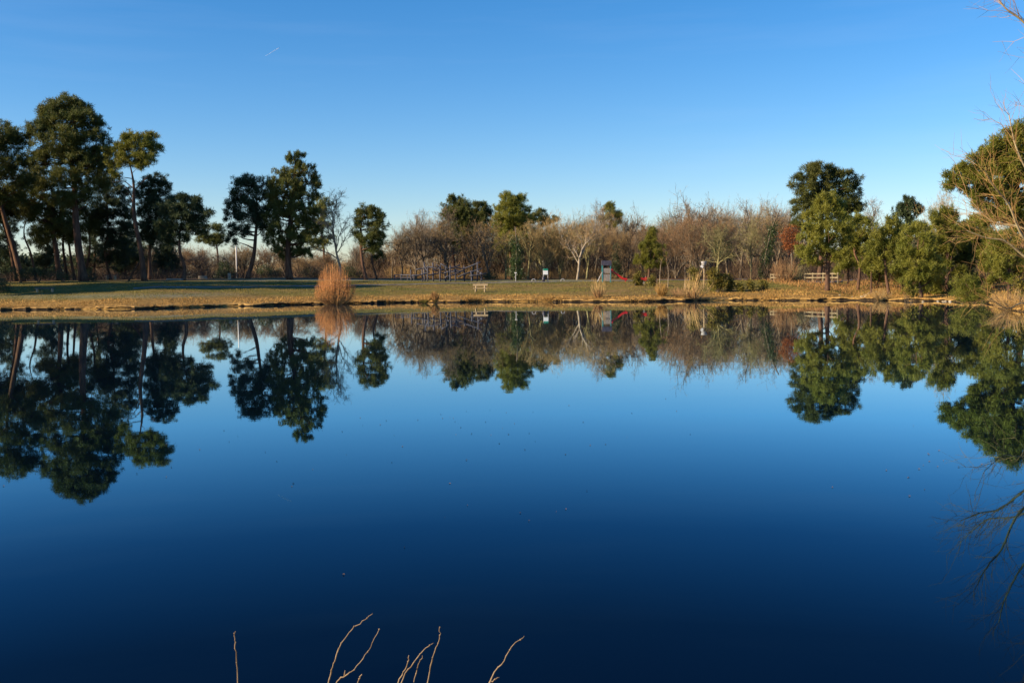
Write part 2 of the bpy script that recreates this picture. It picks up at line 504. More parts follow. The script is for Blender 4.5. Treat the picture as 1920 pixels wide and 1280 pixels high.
def build_bank():
    P = along_shore(.35)
    # land is on the outer side: check one sample
    t = P[len(P) // 3]
    sgn = 1.0 if shore_dist(t[0] + t[2] * .5, t[1] + t[3] * .5)[0] > 0 else -1.0
    N = len(P)
    jit = np.convolve(rng.normal(size=N + 8), np.ones(5) / 5, 'valid')[:N] * .55
    jit2 = np.convolve(rng.normal(size=N + 8), np.ones(3) / 3, 'valid')[:N] * .07
    prof = [(-.10, -.5), (-.02, -.05), (.04, .10), (-.04, .17), (-.02, .25), (.22, .31), (.8, .30), (1.7, .2)]
    rows = []
    for k, (o, zz) in enumerate(prof):
        off = o + jit * (1 if k < 7 else .3)
        X = P[:, 0] + sgn * P[:, 2] * off; Y = P[:, 1] + sgn * P[:, 3] * off
        z = np.full(N, zz) + (jit2 if k >= 3 else 0) + rng.normal(size=N) * (.02 if k > 2 else 0)
        if k >= 5:
            g = ground(X, Y)
            z = np.maximum(z, g + .02) if k < 7 else g - .08
        rows.append(np.stack([X, Y, z], 1))
    V = np.stack(rows, 1)
    def strip(a, b):
        W = V[:, a:b].reshape(-1, 3); k = b - a
        i = (np.arange(N)[:, None] * k + np.arange(k - 1)[None, :]).ravel(); j = ((np.arange(N)[:, None] + 1) % N * k + np.arange(k - 1)[None, :]).ravel()
        mb = MB(); mb.add(W, np.concatenate([np.stack([i, i + 1, j + 1], 1), np.stack([i, j + 1, j], 1)])); return mb
    tag(ob('bank', strip(0, 4).mesh('bank', SOIL)), 'dark eroded soil edge of the pond', None, None, 'structure')
    tag(ob('bank_turf', strip(3, 8).mesh('bank_turf', DRY)), 'golden turf lip along the pond edge', None, None, 'structure')
    # long dry grass hanging over the edge
    sel = P[(P[:, 1] > 60)]
    mb = MB(); n = len(sel) * 16
    idx = rng.integers(0, len(sel), n)
    dens = vnoise(sel[idx, 0], sel[idx, 1], 1.1, 21) + .5 * vnoise(sel[idx, 0], sel[idx, 1], .3, 22)
    off = rng.uniform(-.1, .9, n) + jit[:1].mean()
    b = np.stack([sel[idx, 0] + sgn * sel[idx, 2] * off + rng.normal(size=n) * .15, sel[idx, 1] + sgn * sel[idx, 3] * off, np.zeros(n)], 1)
    b[:, 2] = np.maximum(ground(b[:, 0], b[:, 1]), .22)
    keep = dens > -.25
    b = b[keep]; n = len(b)
    d = unit(n) * .6; d[:, 2] = np.abs(d[:, 2]) * .4 + .55
    d[:, :2] -= sgn * sel[idx[keep], 2:] * .35
    d /= np.linalg.norm(d, axis=1)[:, None]
    mb.blades(b, d, rng.uniform(.15, .55, n) * np.clip(.65 + 1.6 * dens[keep], .4, 2.0), .04)
    # blades drooping to the water
    b2 = b.copy(); b2[:, 2] = .28
    d2 = np.stack([-sgn * sel[idx[keep], 2] * .5, -sgn * sel[idx[keep], 3] * .5, np.full(n, -.55)], 1) + unit(n) * .35
    d2 /= np.linalg.norm(d2, axis=1)[:, None]
    b2[:, :2] -= sgn * sel[idx[keep], 2:] * (off[keep] + .08)[:, None]
    k2 = dens[keep] > .12
    mb.blades(b2[k2], d2[k2], rng.uniform(.15, .4, k2.sum()), .06)
    k3 = dens[keep] > .42
    b3 = b[k3]; d3 = d[k3] + np.array((0, 0, .5)); d3 /= np.linalg.norm(d3, axis=1)[:, None]
    mb.blades(b3, d3, rng.uniform(.4, .95, k3.sum()), .05)
    tag(ob('bank_grass', mb.mesh('bank_grass', DRY)), 'fringe of long golden grass overhanging the pond edge', None, None, 'stuff')
    # meadow blades
    for nm, n, smin, smax, mtl, h, lab in (('dry_grass', 150000, .4, 9, DRY, (.08, .28), 'short golden dry grass covering the lower bank'),
                                           ('lawn_grass', 140000, 5, 34, LAWN_BL, (.05, .14), 'short green and straw lawn grass')):
        X = rng.uniform(-75, 55, n); Y = rng.uniform(80, 150, n)
        s = shore_dist(X, Y); dn = vnoise(X, Y, .8, 31)
        k = (s > smin) & (s < smax) & (Y > 75) & (dn > -.3)
        if nm == 'dry_grass': k &= (s < 5.5 + 2.5 * vnoise(X, Y, .25, 11) * -1 + np.where(X > 28, 6, 0))
        X, Y, dn = X[k], Y[k], dn[k]
        b = np.stack([X, Y, ground(X, Y) - .01], 1); q = len(b)
        d = unit(q) * .7; d[:, 2] = np.abs(d[:, 2]) + .5; d /= np.linalg.norm(d, axis=1)[:, None]
        mb = MB(); mb.blades(b, d, rng.uniform(*h, q) * (1 + dn), .08)
        tag(ob(nm, mb.mesh(nm, mtl)), lab, None, None, 'stuff')
build_bank()

def build_path(name, pts, width, label):
    P = smooth_path([hit(*p) for p in pts], 8)
    T = np.gradient(P, axis=0); nrm = np.stack([-T[:, 1], T[:, 0]], 1); nrm /= np.linalg.norm(nrm, axis=1)[:, None]
    rows = []
    for o in np.linspace(-.5, .5, 5):
        w = width * o * (1 + .1 * rng.normal(size=len(P)) * (abs(o) > .4))
        X = P[:, 0] + nrm[:, 0] * w; Y = P[:, 1] + nrm[:, 1] * w
        rows.append(np.stack([X, Y, ground(X, Y) + .05 + (.04 if abs(o) < .4 else -.03)], 1))
    V = np.stack(rows, 1).reshape(-1, 3); k = 5
    i = (np.arange(len(P) - 1)[:, None] * k + np.arange(k - 1)[None]).ravel()
    mb = MB(); mb.add(V, np.concatenate([np.stack([i, i + 1, i + k + 1], 1), np.stack([i, i + k + 1, i + k], 1)]))
    tag(ob(name, mb.mesh(name, PATHM, True)), label, None, None, 'structure')
build_path('path', [(250, 541), (380, 539), (480, 538), (590, 537), (700, 534.5), (800, 532.5), (900, 530.5), (1000, 529), (1100, 527.5), (1200, 526), (1300, 525), (1400, 524)], 1.3,
           'pale gravel path crossing the far lawn')
build_path('footpath', [(1450, 527), (1480, 528), (1520, 527.5), (1560, 527.5), (1600, 525), (1640, 522)], 1.6, 'pale footpath leading over the little footbridge')

# ------------------------------------------------------------------ pines
def pine(d, trunk, r, ells, label, needles=PINE_OLD, dens=1.0, dead=(), group=None, spray=.42, up=.35, ysp=.9, wide=1.0):
    P = [at(x, y, d) for x, y in trunk]
    P[0][2] = gz(P[0][0], P[0][1]) - .25
    base = np.array((P[0][0], P[0][1], P[0][2] + .25))
    bend = rng.normal(size=(len(P), 3)) * .18; bend[0] = 0
    Pt = smooth_path(np.array(P) + bend, 5)
    n = len(Pt)
    rad = r * np.interp(np.arange(n) / (n - 1), [0, .08, .6, 1], [1.35, 1.0, .62, .12])
    tr = MB(); tr.tube(Pt, rad, 9)
    lb = MB(); fo = MB()
    k = F_PX / d
    for (cx, cy, rx, ry) in ells:
        c = at(cx, cy, d); c[1] += rng.uniform(-.5, .5) * rx / k * .7
        a, b, h = 1.08 * wide * rx / k, 1.08 * wide * rx / k * ysp, 1.1 * wide * ry / k
        area = 4 * math.pi * (a * b + b * h + a * h) / 3
        nc = max(4, int(area / 2.2 * dens))
        dirs = unit(nc); rr = rng.uniform(.35, .98, nc) ** .6
        dirs[:, 2] = np.where(rng.random(nc) < .3, np.abs(dirs[:, 2]), dirs[:, 2])
        C = c + dirs * rr[:, None] * np.array((a, b, h))
        # limb from the trunk to the clump
        for q in range(0, nc, 5):
            e = C[q]
            j = int(np.argmin(np.linalg.norm(Pt - (e - np.array((0, 0, .35 * np.hypot(*(e - c)[:2]) + .5))), axis=1)))
            st = Pt[j]
            if np.linalg.norm(e - st) < 9 and e[2] > st[2] - .3:
                mid = (st + e) / 2 + np.array((0, 0, -.05 * np.linalg.norm(e - st))) + rng.normal(size=3) * .2
                lb.tube(smooth_path([st, mid, e], 3), np.linspace(min(rad[j] * .5, .14), .025, 7), 4, False)
        cl_r = rng.uniform(.55, 1.05, nc) * np.clip(min(a, h) / 1.6, .45, 1.15)
        npf = 6
        pu = (C[:, None, :] + rng.normal(size=(nc, npf, 3)) * (cl_r * .74)[:, None, None] * np.array((1, 1, .62))).reshape(-1, 3)
        ns = 38
        m_ = len(pu)
        dr = unit(m_ * ns); dr[:, 2] += up; dr /= np.linalg.norm(dr, axis=1)[:, None]
        if up > .5:      # young pines carry upright candle shoots
            bs = np.repeat(pu, ns, 0) + dr * .06 + rng.normal(size=(m_ * ns, 3)) * np.array((.07, .07, .05))
            bs[:, 2] += rng.uniform(-.15, .6, m_ * ns) * spray * 1.9
        else:
            bs = np.repeat(pu, ns, 0) + dr * .10 + rng.normal(size=(m_ * ns, 3)) * .13
        fo.blades(bs, dr, rng.uniform(.5, 1.45, m_ * ns) * spray, spray * .19)
    for line in dead:
        Q = smooth_path([at(x, y, d) for x, y in line], 4)
        lb.tube(Q, np.linspace(.09, .02, len(Q)), 4, False)
    o = thing('pine_tree', base, label, 'tree', group)
    if lb.n: tr.add(np.concatenate(lb.v), np.concatenate(lb.t))
    part('trunk', tr, BARK_PINE, o, True, base)
    part('crown', fo, needles, o, False, base)
    return o

pine(150, [(42, 510), (24, 460), (8, 400), (-8, 340), (-10, 270)], .42, [(2, 250, 34, 18), (15, 270, 28, 18), (-20, 275, 30, 22), (22, 305, 26, 18), (-8, 320, 34, 20), (30, 345, 24, 18), (-20, 360, 36, 22), (8, 372, 28, 14)],
     'tall leaning pine cut by the left edge of the picture')
pine(158, [(30, 513), (14, 455), (3, 400), (-4, 370)], .3, [(-8, 385, 30, 18), (12, 400, 20, 14), (-25, 410, 22, 18)], 'thinner leaning pine beside the pine at the left edge', PINE_BLUE)
pine(150, [(157, 526), (150, 470), (141, 410), (134, 340), (127, 260), (122, 205)], .6,
     [(122, 192, 26, 13), (105, 208, 34, 14), (148, 205, 22, 12), (160, 222, 30, 14), (88, 222, 24, 14), (126, 232, 44, 18), (172, 240, 18, 18), (80, 248, 26, 14), (118, 265, 44, 20), (160, 268, 36, 22), (50, 252, 9, 7), (192, 280, 14, 22),
      (100, 292, 38, 16), (150, 305, 40, 20), (70, 300, 22, 14), (185, 315, 22, 20), (130, 335, 36, 16), (172, 345, 28, 18), (150, 372, 34, 16), (120, 375, 22, 14)],
     'tallest pine of all, its broad crown towering over the left shore', dens=.9)
pine(157, [(111, 511), (105, 470), (98, 415), (94, 360), (84, 320)], .42, [(78, 325, 24, 16), (55, 345, 26, 18), (88, 352, 26, 18), (60, 375, 30, 18), (98, 385, 28, 16), (80, 405, 34, 16), (110, 425, 26, 14), (85, 440, 26, 16)],
     'dark-trunked pine just left of the tallest pine', dens=.9)
pine(162, [(67, 507), (56, 475), (47, 440), (54, 395)], .2, [(50, 385, 20, 14), (38, 400, 18, 12)], 'slender crooked pine with a bare curved trunk on the far left')
pine(166, [(127, 518), (122, 470), (121, 430), (118, 400)], .24, [(112, 415, 22, 14), (128, 440, 20, 14), (135, 400, 18, 14)], 'thin straight pine, left one of the pair behind the tallest pine')
pine(164, [(140, 521), (131, 482), (126, 440), (128, 410)], .24, [(140, 425, 22, 14), (148, 450, 16, 12)], 'thin pale-trunked pine, right one of the pair behind the tallest pine')
pine(166, [(150, 522), (165, 490), (172, 455), (160, 415)], .25, [(168, 405, 22, 16), (185, 425, 18, 12)], 'bent pine with an elbowed trunk close behind the tallest pine')
pine(166, [(207, 515), (196, 470), (200, 440), (204, 395), (200, 330)], .22, [(182, 295, 18, 18), (200, 315, 16, 16), (198, 350, 24, 18), (218, 365, 20, 16), (205, 388, 30, 16), (188, 410, 22, 14), (225, 405, 20, 16), (232, 432, 20, 12), (205, 440, 22, 14), (225, 465, 26, 16), (215, 485, 24, 10)],
     'pine with an S-shaped thin trunk between the tallest pine and the leaning one', PINE_BLUE)
pine(148, [(271, 527), (263, 470), (254, 400), (247, 345), (241, 300)], .4,
     [(250, 260, 20, 10), (278, 258, 20, 9), (236, 272, 16, 10), (262, 275, 30, 11), (293, 284, 13, 9), (245, 293, 28, 11), (224, 290, 14, 12), (275, 298, 22, 10), (262, 312, 18, 8), (216, 308, 14, 12), (206, 290, 12, 12), (222, 325, 10, 7)],
     'slim leaning pine with a small flat crown and long bare trunk', PINE_YOUNG, dens=.9,
     dead=[((248, 352), (232, 340), (208, 342)), ((250, 372), (235, 350), (222, 352)), ((249, 360), (270, 338), (276, 332)), ((252, 385), (238, 362), (236, 368))])
pine(158, [(280, 525), (284, 460), (290, 410), (292, 350)], .26, [(296, 338, 18, 10), (283, 350, 18, 14), (308, 350, 12, 8), (275, 372, 20, 16), (298, 375, 24, 18), (308, 400, 22, 16), (285, 402, 26, 18), (270, 425, 18, 16), (298, 430, 26, 16), (282, 452, 22, 12), (315, 440, 16, 12)],
     'dark bushy pine right behind the slim leaning pine', PINE_BLUE)
pine(150, [(344, 523), (346, 500), (339, 470), (338, 440), (343, 390)], .3, [(338, 374, 16, 10), (358, 380, 18, 12), (325, 392, 20, 14), (375, 392, 16, 10), (388, 407, 11, 10), (345, 400, 26, 14), (368, 412, 20, 12), (320, 418, 20, 14), (348, 428, 26, 12), (378, 428, 12, 9), (310, 440, 16, 12), (335, 448, 18, 8)],
     'round-crowned pine with a kinked trunk at the right of the left grove', PINE_BLUE)
pine(235, [(410, 503), (407, 470), (401, 435)], .3, [(400, 429, 17, 9), (386, 446, 15, 10), (411, 447, 13, 10), (398, 455, 18, 8)], 'small distant pine in the gap between the two left groves')
pine(215, [(258, 512), (257, 490), (256, 470)], .25, [(256, 470, 22, 14), (240, 485, 20, 12), (275, 482, 20, 12)], 'low dark pine far behind the slim leaning pine')
pine(158, [(463, 523), (474, 485), (479, 440), (481, 400), (478, 350)], .36,
     [(472, 342, 22, 11), (448, 352, 18, 12), (494, 350, 18, 13), (470, 362, 28, 14), (436, 370, 14, 12), (508, 368, 14, 14), (452, 384, 26, 14), (490, 386, 26, 16), (432, 395, 12, 10), (512, 398, 16, 14), (462, 404, 28, 14), (440, 415, 18, 12), (494, 415, 24, 14), (450, 434, 22, 12), (438, 448, 14, 8), (505, 432, 18, 12)],
     'dark round pine leaning right from a pale trunk base', PINE_BLUE, dens=.75)
pine(156, [(543, 523), (543, 470), (545, 400), (549, 340), (553, 298)], .5,
     [(545, 300, 9, 9), (562, 300, 9, 10), (552, 314, 18, 11), (530, 326, 12, 10), (574, 320, 13, 10), (550, 334, 28, 13), (586, 333, 12, 6), (517, 345, 11, 10), (540, 354, 30, 13), (572, 352, 24, 13), (592, 350, 7, 5), (520, 370, 17, 13), (555, 376, 36, 14), (588, 372, 12, 12),
      (530, 394, 26, 14), (570, 398, 30, 14), (515, 408, 18, 12), (590, 410, 12, 12), (548, 418, 34, 13), (580, 432, 22, 13), (524, 436, 26, 12), (552, 450, 32, 12), (586, 458, 18, 12), (520, 460, 22, 10), (545, 475, 28, 9), (570, 478, 18, 9)],
     'tall cone-shaped pine standing left of the copper bush', PINE_OLD, up=.7, dens=.75)
pine(188, [(609, 512), (607, 470), (602, 420), (600, 380)], .24, [(600, 378, 14, 10), (612, 390, 12, 10), (596, 398, 18, 12), (612, 415, 14, 10), (598, 430, 20, 12), (610, 448, 14, 10), (596, 460, 16, 9)], 'sparse yellowish pine half hidden between the tall pine and pale bare tree', PINE_YOUNG, dens=.7)
pine(156, [(687, 523), (676, 485), (671, 445), (678, 415), (688, 392)], .28, [(688, 393, 16, 7), (706, 398, 13, 9), (676, 405, 12, 10), (698, 412, 20, 11), (715, 415, 8, 12), (676, 425, 12, 10), (702, 432, 18, 11), (716, 435, 7, 9), (690, 448, 20, 10), (708, 455, 12, 9), (670, 440, 7, 7), (700, 470, 14, 8)],
     'medium pine with a bent trunk just right of the copper bush')
pine(160, [(708, 523), (701, 490), (697, 465)], .17, [(698, 464, 15, 9), (706, 478, 12, 8)], 'thin leaning young pine right of the bent-trunked pine')
pine(186, [(852, 522), (852, 460), (854, 380)], .3, [(853, 380, 11, 8), (846, 394, 13, 9), (866, 390, 16, 10), (856, 405, 22, 11), (872, 408, 14, 10), (842, 412, 11, 9), (862, 425, 24, 11), (848, 440, 18, 11), (870, 445, 16, 10), (858, 460, 14, 10)], 'pointed dark-topped pine rising over the climbing frame', PINE_OLD, up=.6, wide=1.22)
pine(196, [(896, 522), (896, 460), (898, 390)], .3, [(898, 386, 13, 6), (886, 397, 11, 7), (910, 396, 11, 7), (898, 405, 20, 8), (884, 418, 12, 9), (908, 416, 12, 8), (897, 432, 18, 9)], 'flat-topped pine right of the pointed pine over the climbing frame', wide=1.22)
pine(184, [(958, 522), (958, 460), (959, 372)], .32, [(955, 367, 12, 6), (978, 371, 8, 5), (962, 380, 17, 8), (950, 394, 16, 9), (972, 394, 16, 10), (960, 408, 26, 10), (940, 412, 10, 8), (982, 415, 12, 10), (952, 425, 24, 11), (976, 432, 18, 10), (942, 442, 16, 10), (962, 450, 20, 12), (948, 468, 14, 10)],
     'highest pine over the middle of the winter wood', PINE_YOUNG, wide=1.22)
pine(202, [(1008, 522), (1009, 460), (1010, 400)], .3, [(1011, 397, 12, 5), (1002, 407, 11, 6), (1022, 406, 10, 5), (1012, 416, 18, 7), (1038, 412, 9, 5), (1030, 420, 12, 6)], 'low flat pine top right of the highest middle pine')
pine(192, [(1146, 522), (1146, 460), (1144, 390)], .26, [(1143, 386, 8, 4), (1136, 394, 9, 5), (1150, 395, 10, 5), (1142, 404, 13, 5), (1158, 404, 8, 4), (1162, 413, 8, 5), (1130, 411, 9, 5), (1146, 420, 11, 5)], 'small tufted pine top above the slide', PINE_YOUNG)
pine(152, [(1216, 524), (1217, 480), (1223, 438)], .2, [(1224, 437, 6, 6), (1221, 449, 10, 7), (1230, 456, 9, 7), (1212, 461, 11, 7), (1203, 471, 10, 7), (1224, 470, 14, 8), (1238, 472, 8, 9), (1212, 482, 16, 8), (1232, 487, 14, 8), (1198, 490, 9, 8), (1218, 498, 20, 7), (1240, 500, 9, 6)], 'young green pine standing alone behind the gorse bushes', PINE_YOUNG, up=.6, spray=.36)
pine(142, [(1535, 527), (1537, 470), (1535, 400), (1536, 330)], .38,
     [(1536, 314, 17, 8), (1518, 322, 14, 8), (1555, 322, 14, 8), (1502, 338, 14, 10), (1530, 336, 20, 10), (1562, 336, 16, 10), (1586, 326, 15, 9), (1600, 340, 10, 12), (1494, 355, 13, 9), (1518, 356, 20, 11), (1550, 354, 22, 12), (1580, 352, 18, 12), (1600, 362, 10, 10),
      (1508, 375, 18, 10), (1535, 378, 24, 10), (1570, 376, 22, 11), (1598, 384, 14, 9), (1510, 396, 20, 10), (1600, 397, 20, 7), (1575, 398, 22, 10), (1505, 415, 18, 9), (1590, 415, 16, 9), (1515, 430, 16, 9)],
     'large round-headed pine towering behind the pine by the footbridge', PINE_OLD, wide=1.1)
pine(114, [(1551, 537), (1550, 500), (1553, 470), (1551, 420), (1555, 378)], .27,
     [(1556, 373, 10, 8), (1546, 382, 12, 8), (1568, 386, 11, 9), (1535, 398, 13, 10), (1560, 400, 20, 11), (1518, 410, 8, 8), (1543, 418, 22, 11), (1574, 416, 14, 11), (1526, 432, 16, 10), (1556, 436, 26, 12), (1586, 436, 13, 10), (1516, 452, 16, 10), (1542, 456, 24, 11), (1574, 458, 20, 11), (1508, 474, 15, 9), (1532, 476, 22, 9), (1564, 478, 22, 8), (1590, 470, 12, 9), (1512, 489, 14, 7), (1532, 493, 14, 6)],
     'bushy light-green pine standing in front of the footbridge rails', PINE_YOUNG, up=.6, wide=1.18, spray=.34)
pine(120, [(1608, 531), (1604, 500), (1603, 470), (1607, 425)], .19, [(1613, 411, 9, 8), (1600, 420, 12, 9), (1622, 425, 10, 10), (1608, 434, 16, 10), (1625, 445, 9, 10), (1600, 450, 15, 9), (1616, 460, 15, 10), (1598, 470, 11, 8), (1622, 478, 11, 8)], 'slim pine with an orange trunk right of the footbridge', PINE_YOUNG, up=.6, wide=1.18, spray=.36)
pine(106, [(1668, 530), (1664, 500), (1661, 470), (1668, 425)], .17, [(1673, 420, 7, 8), (1660, 428, 11, 8), (1679, 434, 9, 9), (1650, 440, 12, 9), (1668, 446, 16, 9), (1684, 450, 8, 9), (1640, 462, 12, 10), (1660, 466, 18, 9), (1678, 470, 14, 9), (1630, 478, 10, 9), (1650, 484, 16, 9), (1672, 490, 14, 8), (1640, 500, 14, 8)], 'pale-green young pine with a forked pale trunk on the right bank', PINE_YOUNG, up=.7, wide=1.18, spray=.32)
pine(110, [(1634, 530), (1633, 500), (1633, 470)], .12, [(1634, 474, 10, 8), (1626, 488, 12, 9), (1640, 492, 12, 9), (1632, 506, 14, 9), (1622, 505, 8, 8)], 'small slender pine left of the forked pale-trunked pine', PINE_YOUNG, up=.7, wide=1.18, spray=.32)
pine(138, [(1702, 522), (1702, 450), (1703, 380)], .24, [(1703, 379, 7, 7), (1697, 390, 11, 7), (1711, 392, 11, 7), (1722, 398, 6, 7), (1690, 402, 9, 7), (1706, 406, 16, 8), (1696, 418, 15, 9), (1714, 420, 14, 9), (1702, 434, 20, 10)], 'dark blue-green pine tip rising behind the bushy right-bank pines', PINE_BLUE, up=.6)
pine(100, [(1729, 546), (1726, 500), (1722, 440)], .17, [(1720, 428, 10, 7), (1732, 436, 9, 8), (1708, 440, 12, 9), (1724, 450, 18, 10), (1742, 456, 10, 9), (1698, 458, 12, 10), (1718, 468, 20, 11), (1742, 474, 14, 10), (1696, 480, 14, 11), (1722, 488, 22, 11), (1748, 494, 14, 10), (1700, 502, 18, 11), (1728, 510, 22, 11), (1752, 514, 10, 9), (1712, 524, 20, 10), (1738, 530, 18, 9), (1700, 534, 12, 8), (1722, 540, 18, 7)],
     'dense bushy pine reaching the ground on the right bank', PINE_YOUNG, up=.7, wide=1.18, spray=.32)
pine(107, [(1776, 535), (1773, 470), (1776, 400)], .24, [(1777, 397, 8, 7), (1766, 406, 12, 8), (1788, 408, 10, 9), (1756, 420, 12, 9), (1776, 422, 18, 10), (1796, 428, 10, 10), (1762, 438, 16, 10), (1784, 444, 18, 11), (1752, 456, 12, 10), (1772, 462, 20, 11), (1796, 466, 12, 11), (1766, 482, 20, 11), (1788, 490, 16, 10), (1770, 502, 18, 9), (1792, 510, 12, 9)],
     'deep green pine right of the dense bushy pine', PINE_YOUNG, up=.6, wide=1.18, spray=.34)
pine(112, [(1926, 542), (1919, 450), (1912, 370), (1906, 300), (1912, 245)], .38,
     [(1914, 243, 14, 9), (1898, 254, 14, 8), (1930, 250, 16, 12), (1880, 268, 16, 8), (1908, 270, 22, 10), (1858, 284, 18, 8), (1890, 288, 24, 10), (1925, 290, 22, 14), (1832, 298, 16, 8), (1862, 303, 24, 10), (1898, 310, 24, 11), (1808, 320, 15, 8), (1838, 322, 24, 10), (1876, 328, 26, 11), (1915, 330, 20, 12), (1786, 335, 11, 7),
      (1812, 340, 20, 8), (1848, 346, 26, 11), (1890, 352, 24, 12), (1784, 348, 9, 5), (1825, 365, 20, 9), (1866, 372, 26, 12), (1905, 378, 20, 14), (1838, 390, 20, 9), (1880, 400, 24, 11), (1850, 412, 20, 9), (1905, 415, 20, 14), (1950, 320, 36, 30), (1955, 390, 36, 30), (1975, 270, 30, 24)],
     'huge spreading pine at the right edge of the picture', PINE_YOUNG, dens=1.5, wide=1.12)
pine(120, [(1822, 528), (1822, 470), (1828, 415)], .2, [(1826, 414, 14, 9), (1838, 428, 14, 9), (1816, 432, 14, 10), (1830, 446, 20, 10), (1812, 456, 12, 9), (1842, 462, 14, 10), (1826, 474, 18, 8)], 'pine in the shade below the huge spreading pine', PINE_YOUNG, wide=1.3)
pine(86, [(1893, 548), (1894, 500), (1892, 450)], .16, [(1890, 446, 12, 8), (1878, 458, 13, 9), (1902, 462, 14, 10), (1870, 474, 12, 9), (1892, 478, 18, 10), (1914, 484, 14, 12), (1876, 494, 15, 9), (1900, 500, 18, 10), (1868, 508, 11, 8), (1886, 516, 16, 9), (1912, 518, 14, 9)], 'bright green young pine near the right edge with two thin trunks', PINE_YOUNG, up=.6, wide=1.18, spray=.3)
pine(87, [(1819, 569), (1818, 550), (1816, 530)], .08, [(1815, 526, 8, 5), (1805, 534, 8, 6), (1822, 535, 9, 6), (1812, 544, 12, 6), (1832, 545, 9, 7), (1803, 552, 8, 6), (1822, 555, 12, 6), (1838, 557, 8, 6), (1810, 562, 9, 4)], 'little round pine bush right at the water edge', PINE_YOUNG, dens=2.2, spray=.2, up=.5)
for px, d, top, lab in ((20, 185, 400, 'background pine showing between the trunks at the far left'), (85, 190, 415, 'background pine behind the crooked slender pine'), (175, 180, 400, 'background pine behind the bent pine with the elbow'),
                        (235, 188, 430, 'background pine left of the slim leaning pine, low and dark'), (310, 190, 440, 'background pine behind the dark bushy pine'), (-30, 178, 360, 'background pine at the very left edge behind the leaning ones')):
    g_ = gz(colx(px, d), d); by = horizon(px) + (CAM_H - g_) * F_PX / d; H_ = by - top
    pine(d, [(px, by), (px + 3, by - H_ * .5), (px, by - H_ * .92)], .22, [(px + rng.uniform(-1, 1) * 16 * (1.1 - t), by - H_ * (.22 + .74 * t), 20 * (1.2 - .6 * t), 13) for t in np.linspace(0, 1, 8)], lab, PINE_BLUE, dens=.6)
for px, d, top, bot, lab in ((1690, 112, 440, 520, 'pine filling the gap behind the forked and the dense bushy pines'), (1645, 116, 450, 520, 'shaded pine behind the forked young pine'), (1590, 128, 440, 505, 'pine filling the gap between footbridge pine and slim pine'),
                             (1755, 112, 450, 535, 'shaded pine between the dense bushy pine and the deep green pine'), (1810, 108, 470, 540, 'shaded low pine behind the little pine bush'), (1860, 106, 440, 530, 'pine behind the bright young pine at the right'), (1740, 104, 500, 552, 'low young pine at the foot of the dense bushy pine')):
    g_ = gz(colx(px, d), d); by = horizon(px) + (CAM_H - g_) * F_PX / d; H_ = bot - top
    pine(d, [(px, by), (px + 2, by - (by - top) * .5), (px, top + 4)], .15, [(px + rng.uniform(-1, 1) * 14 * (1.1 - t), bot - H_ * t, 18 * (1.25 - .65 * t), 10) for t in np.linspace(0, 1, 9)], lab, PINE_YOUNG if px != 1810 else PINE_OLD, spray=.34, up=.6)
# the grove goes on past the left edge of the picture
def outer_pine(px, d, top, i):
    g = gz(colx(px, d), d); k = F_PX / d
    by = horizon(px) + (CAM_H - g) * k
    H = by - top; w = H * .2
    pine(d, [(px, by), (px + 4, by - H * .4), (px - 3, by - H * .9)], .4,
         [(px + rng.uniform(-1, 1) * w * (1 - .5 * t), by - H * (.38 + .6 * t), w * rng.uniform(.5, .8) * (1.15 - .55 * t), H * .085) for t in np.linspace(0, 1, 11)],
         'pine of the left grove standing outside the picture', dens=.45, group='pines of the left grove outside the picture')
for i, (px, d, top) in enumerate([(-90, 142, 250), (-170, 128, 230), (-150, 156, 260), (-260, 140, 220), (-300, 122, 200), (-60, 168, 300), (-240, 165, 240), (-400, 132, 200), (-420, 152, 230), (-560, 142, 200), (-235, 117, 190), (-361, 114, 170), (-373, 120, 200), (-600, 117, 150), (-300, 121, 210)]):
    outer_pine(px, d, top, i)

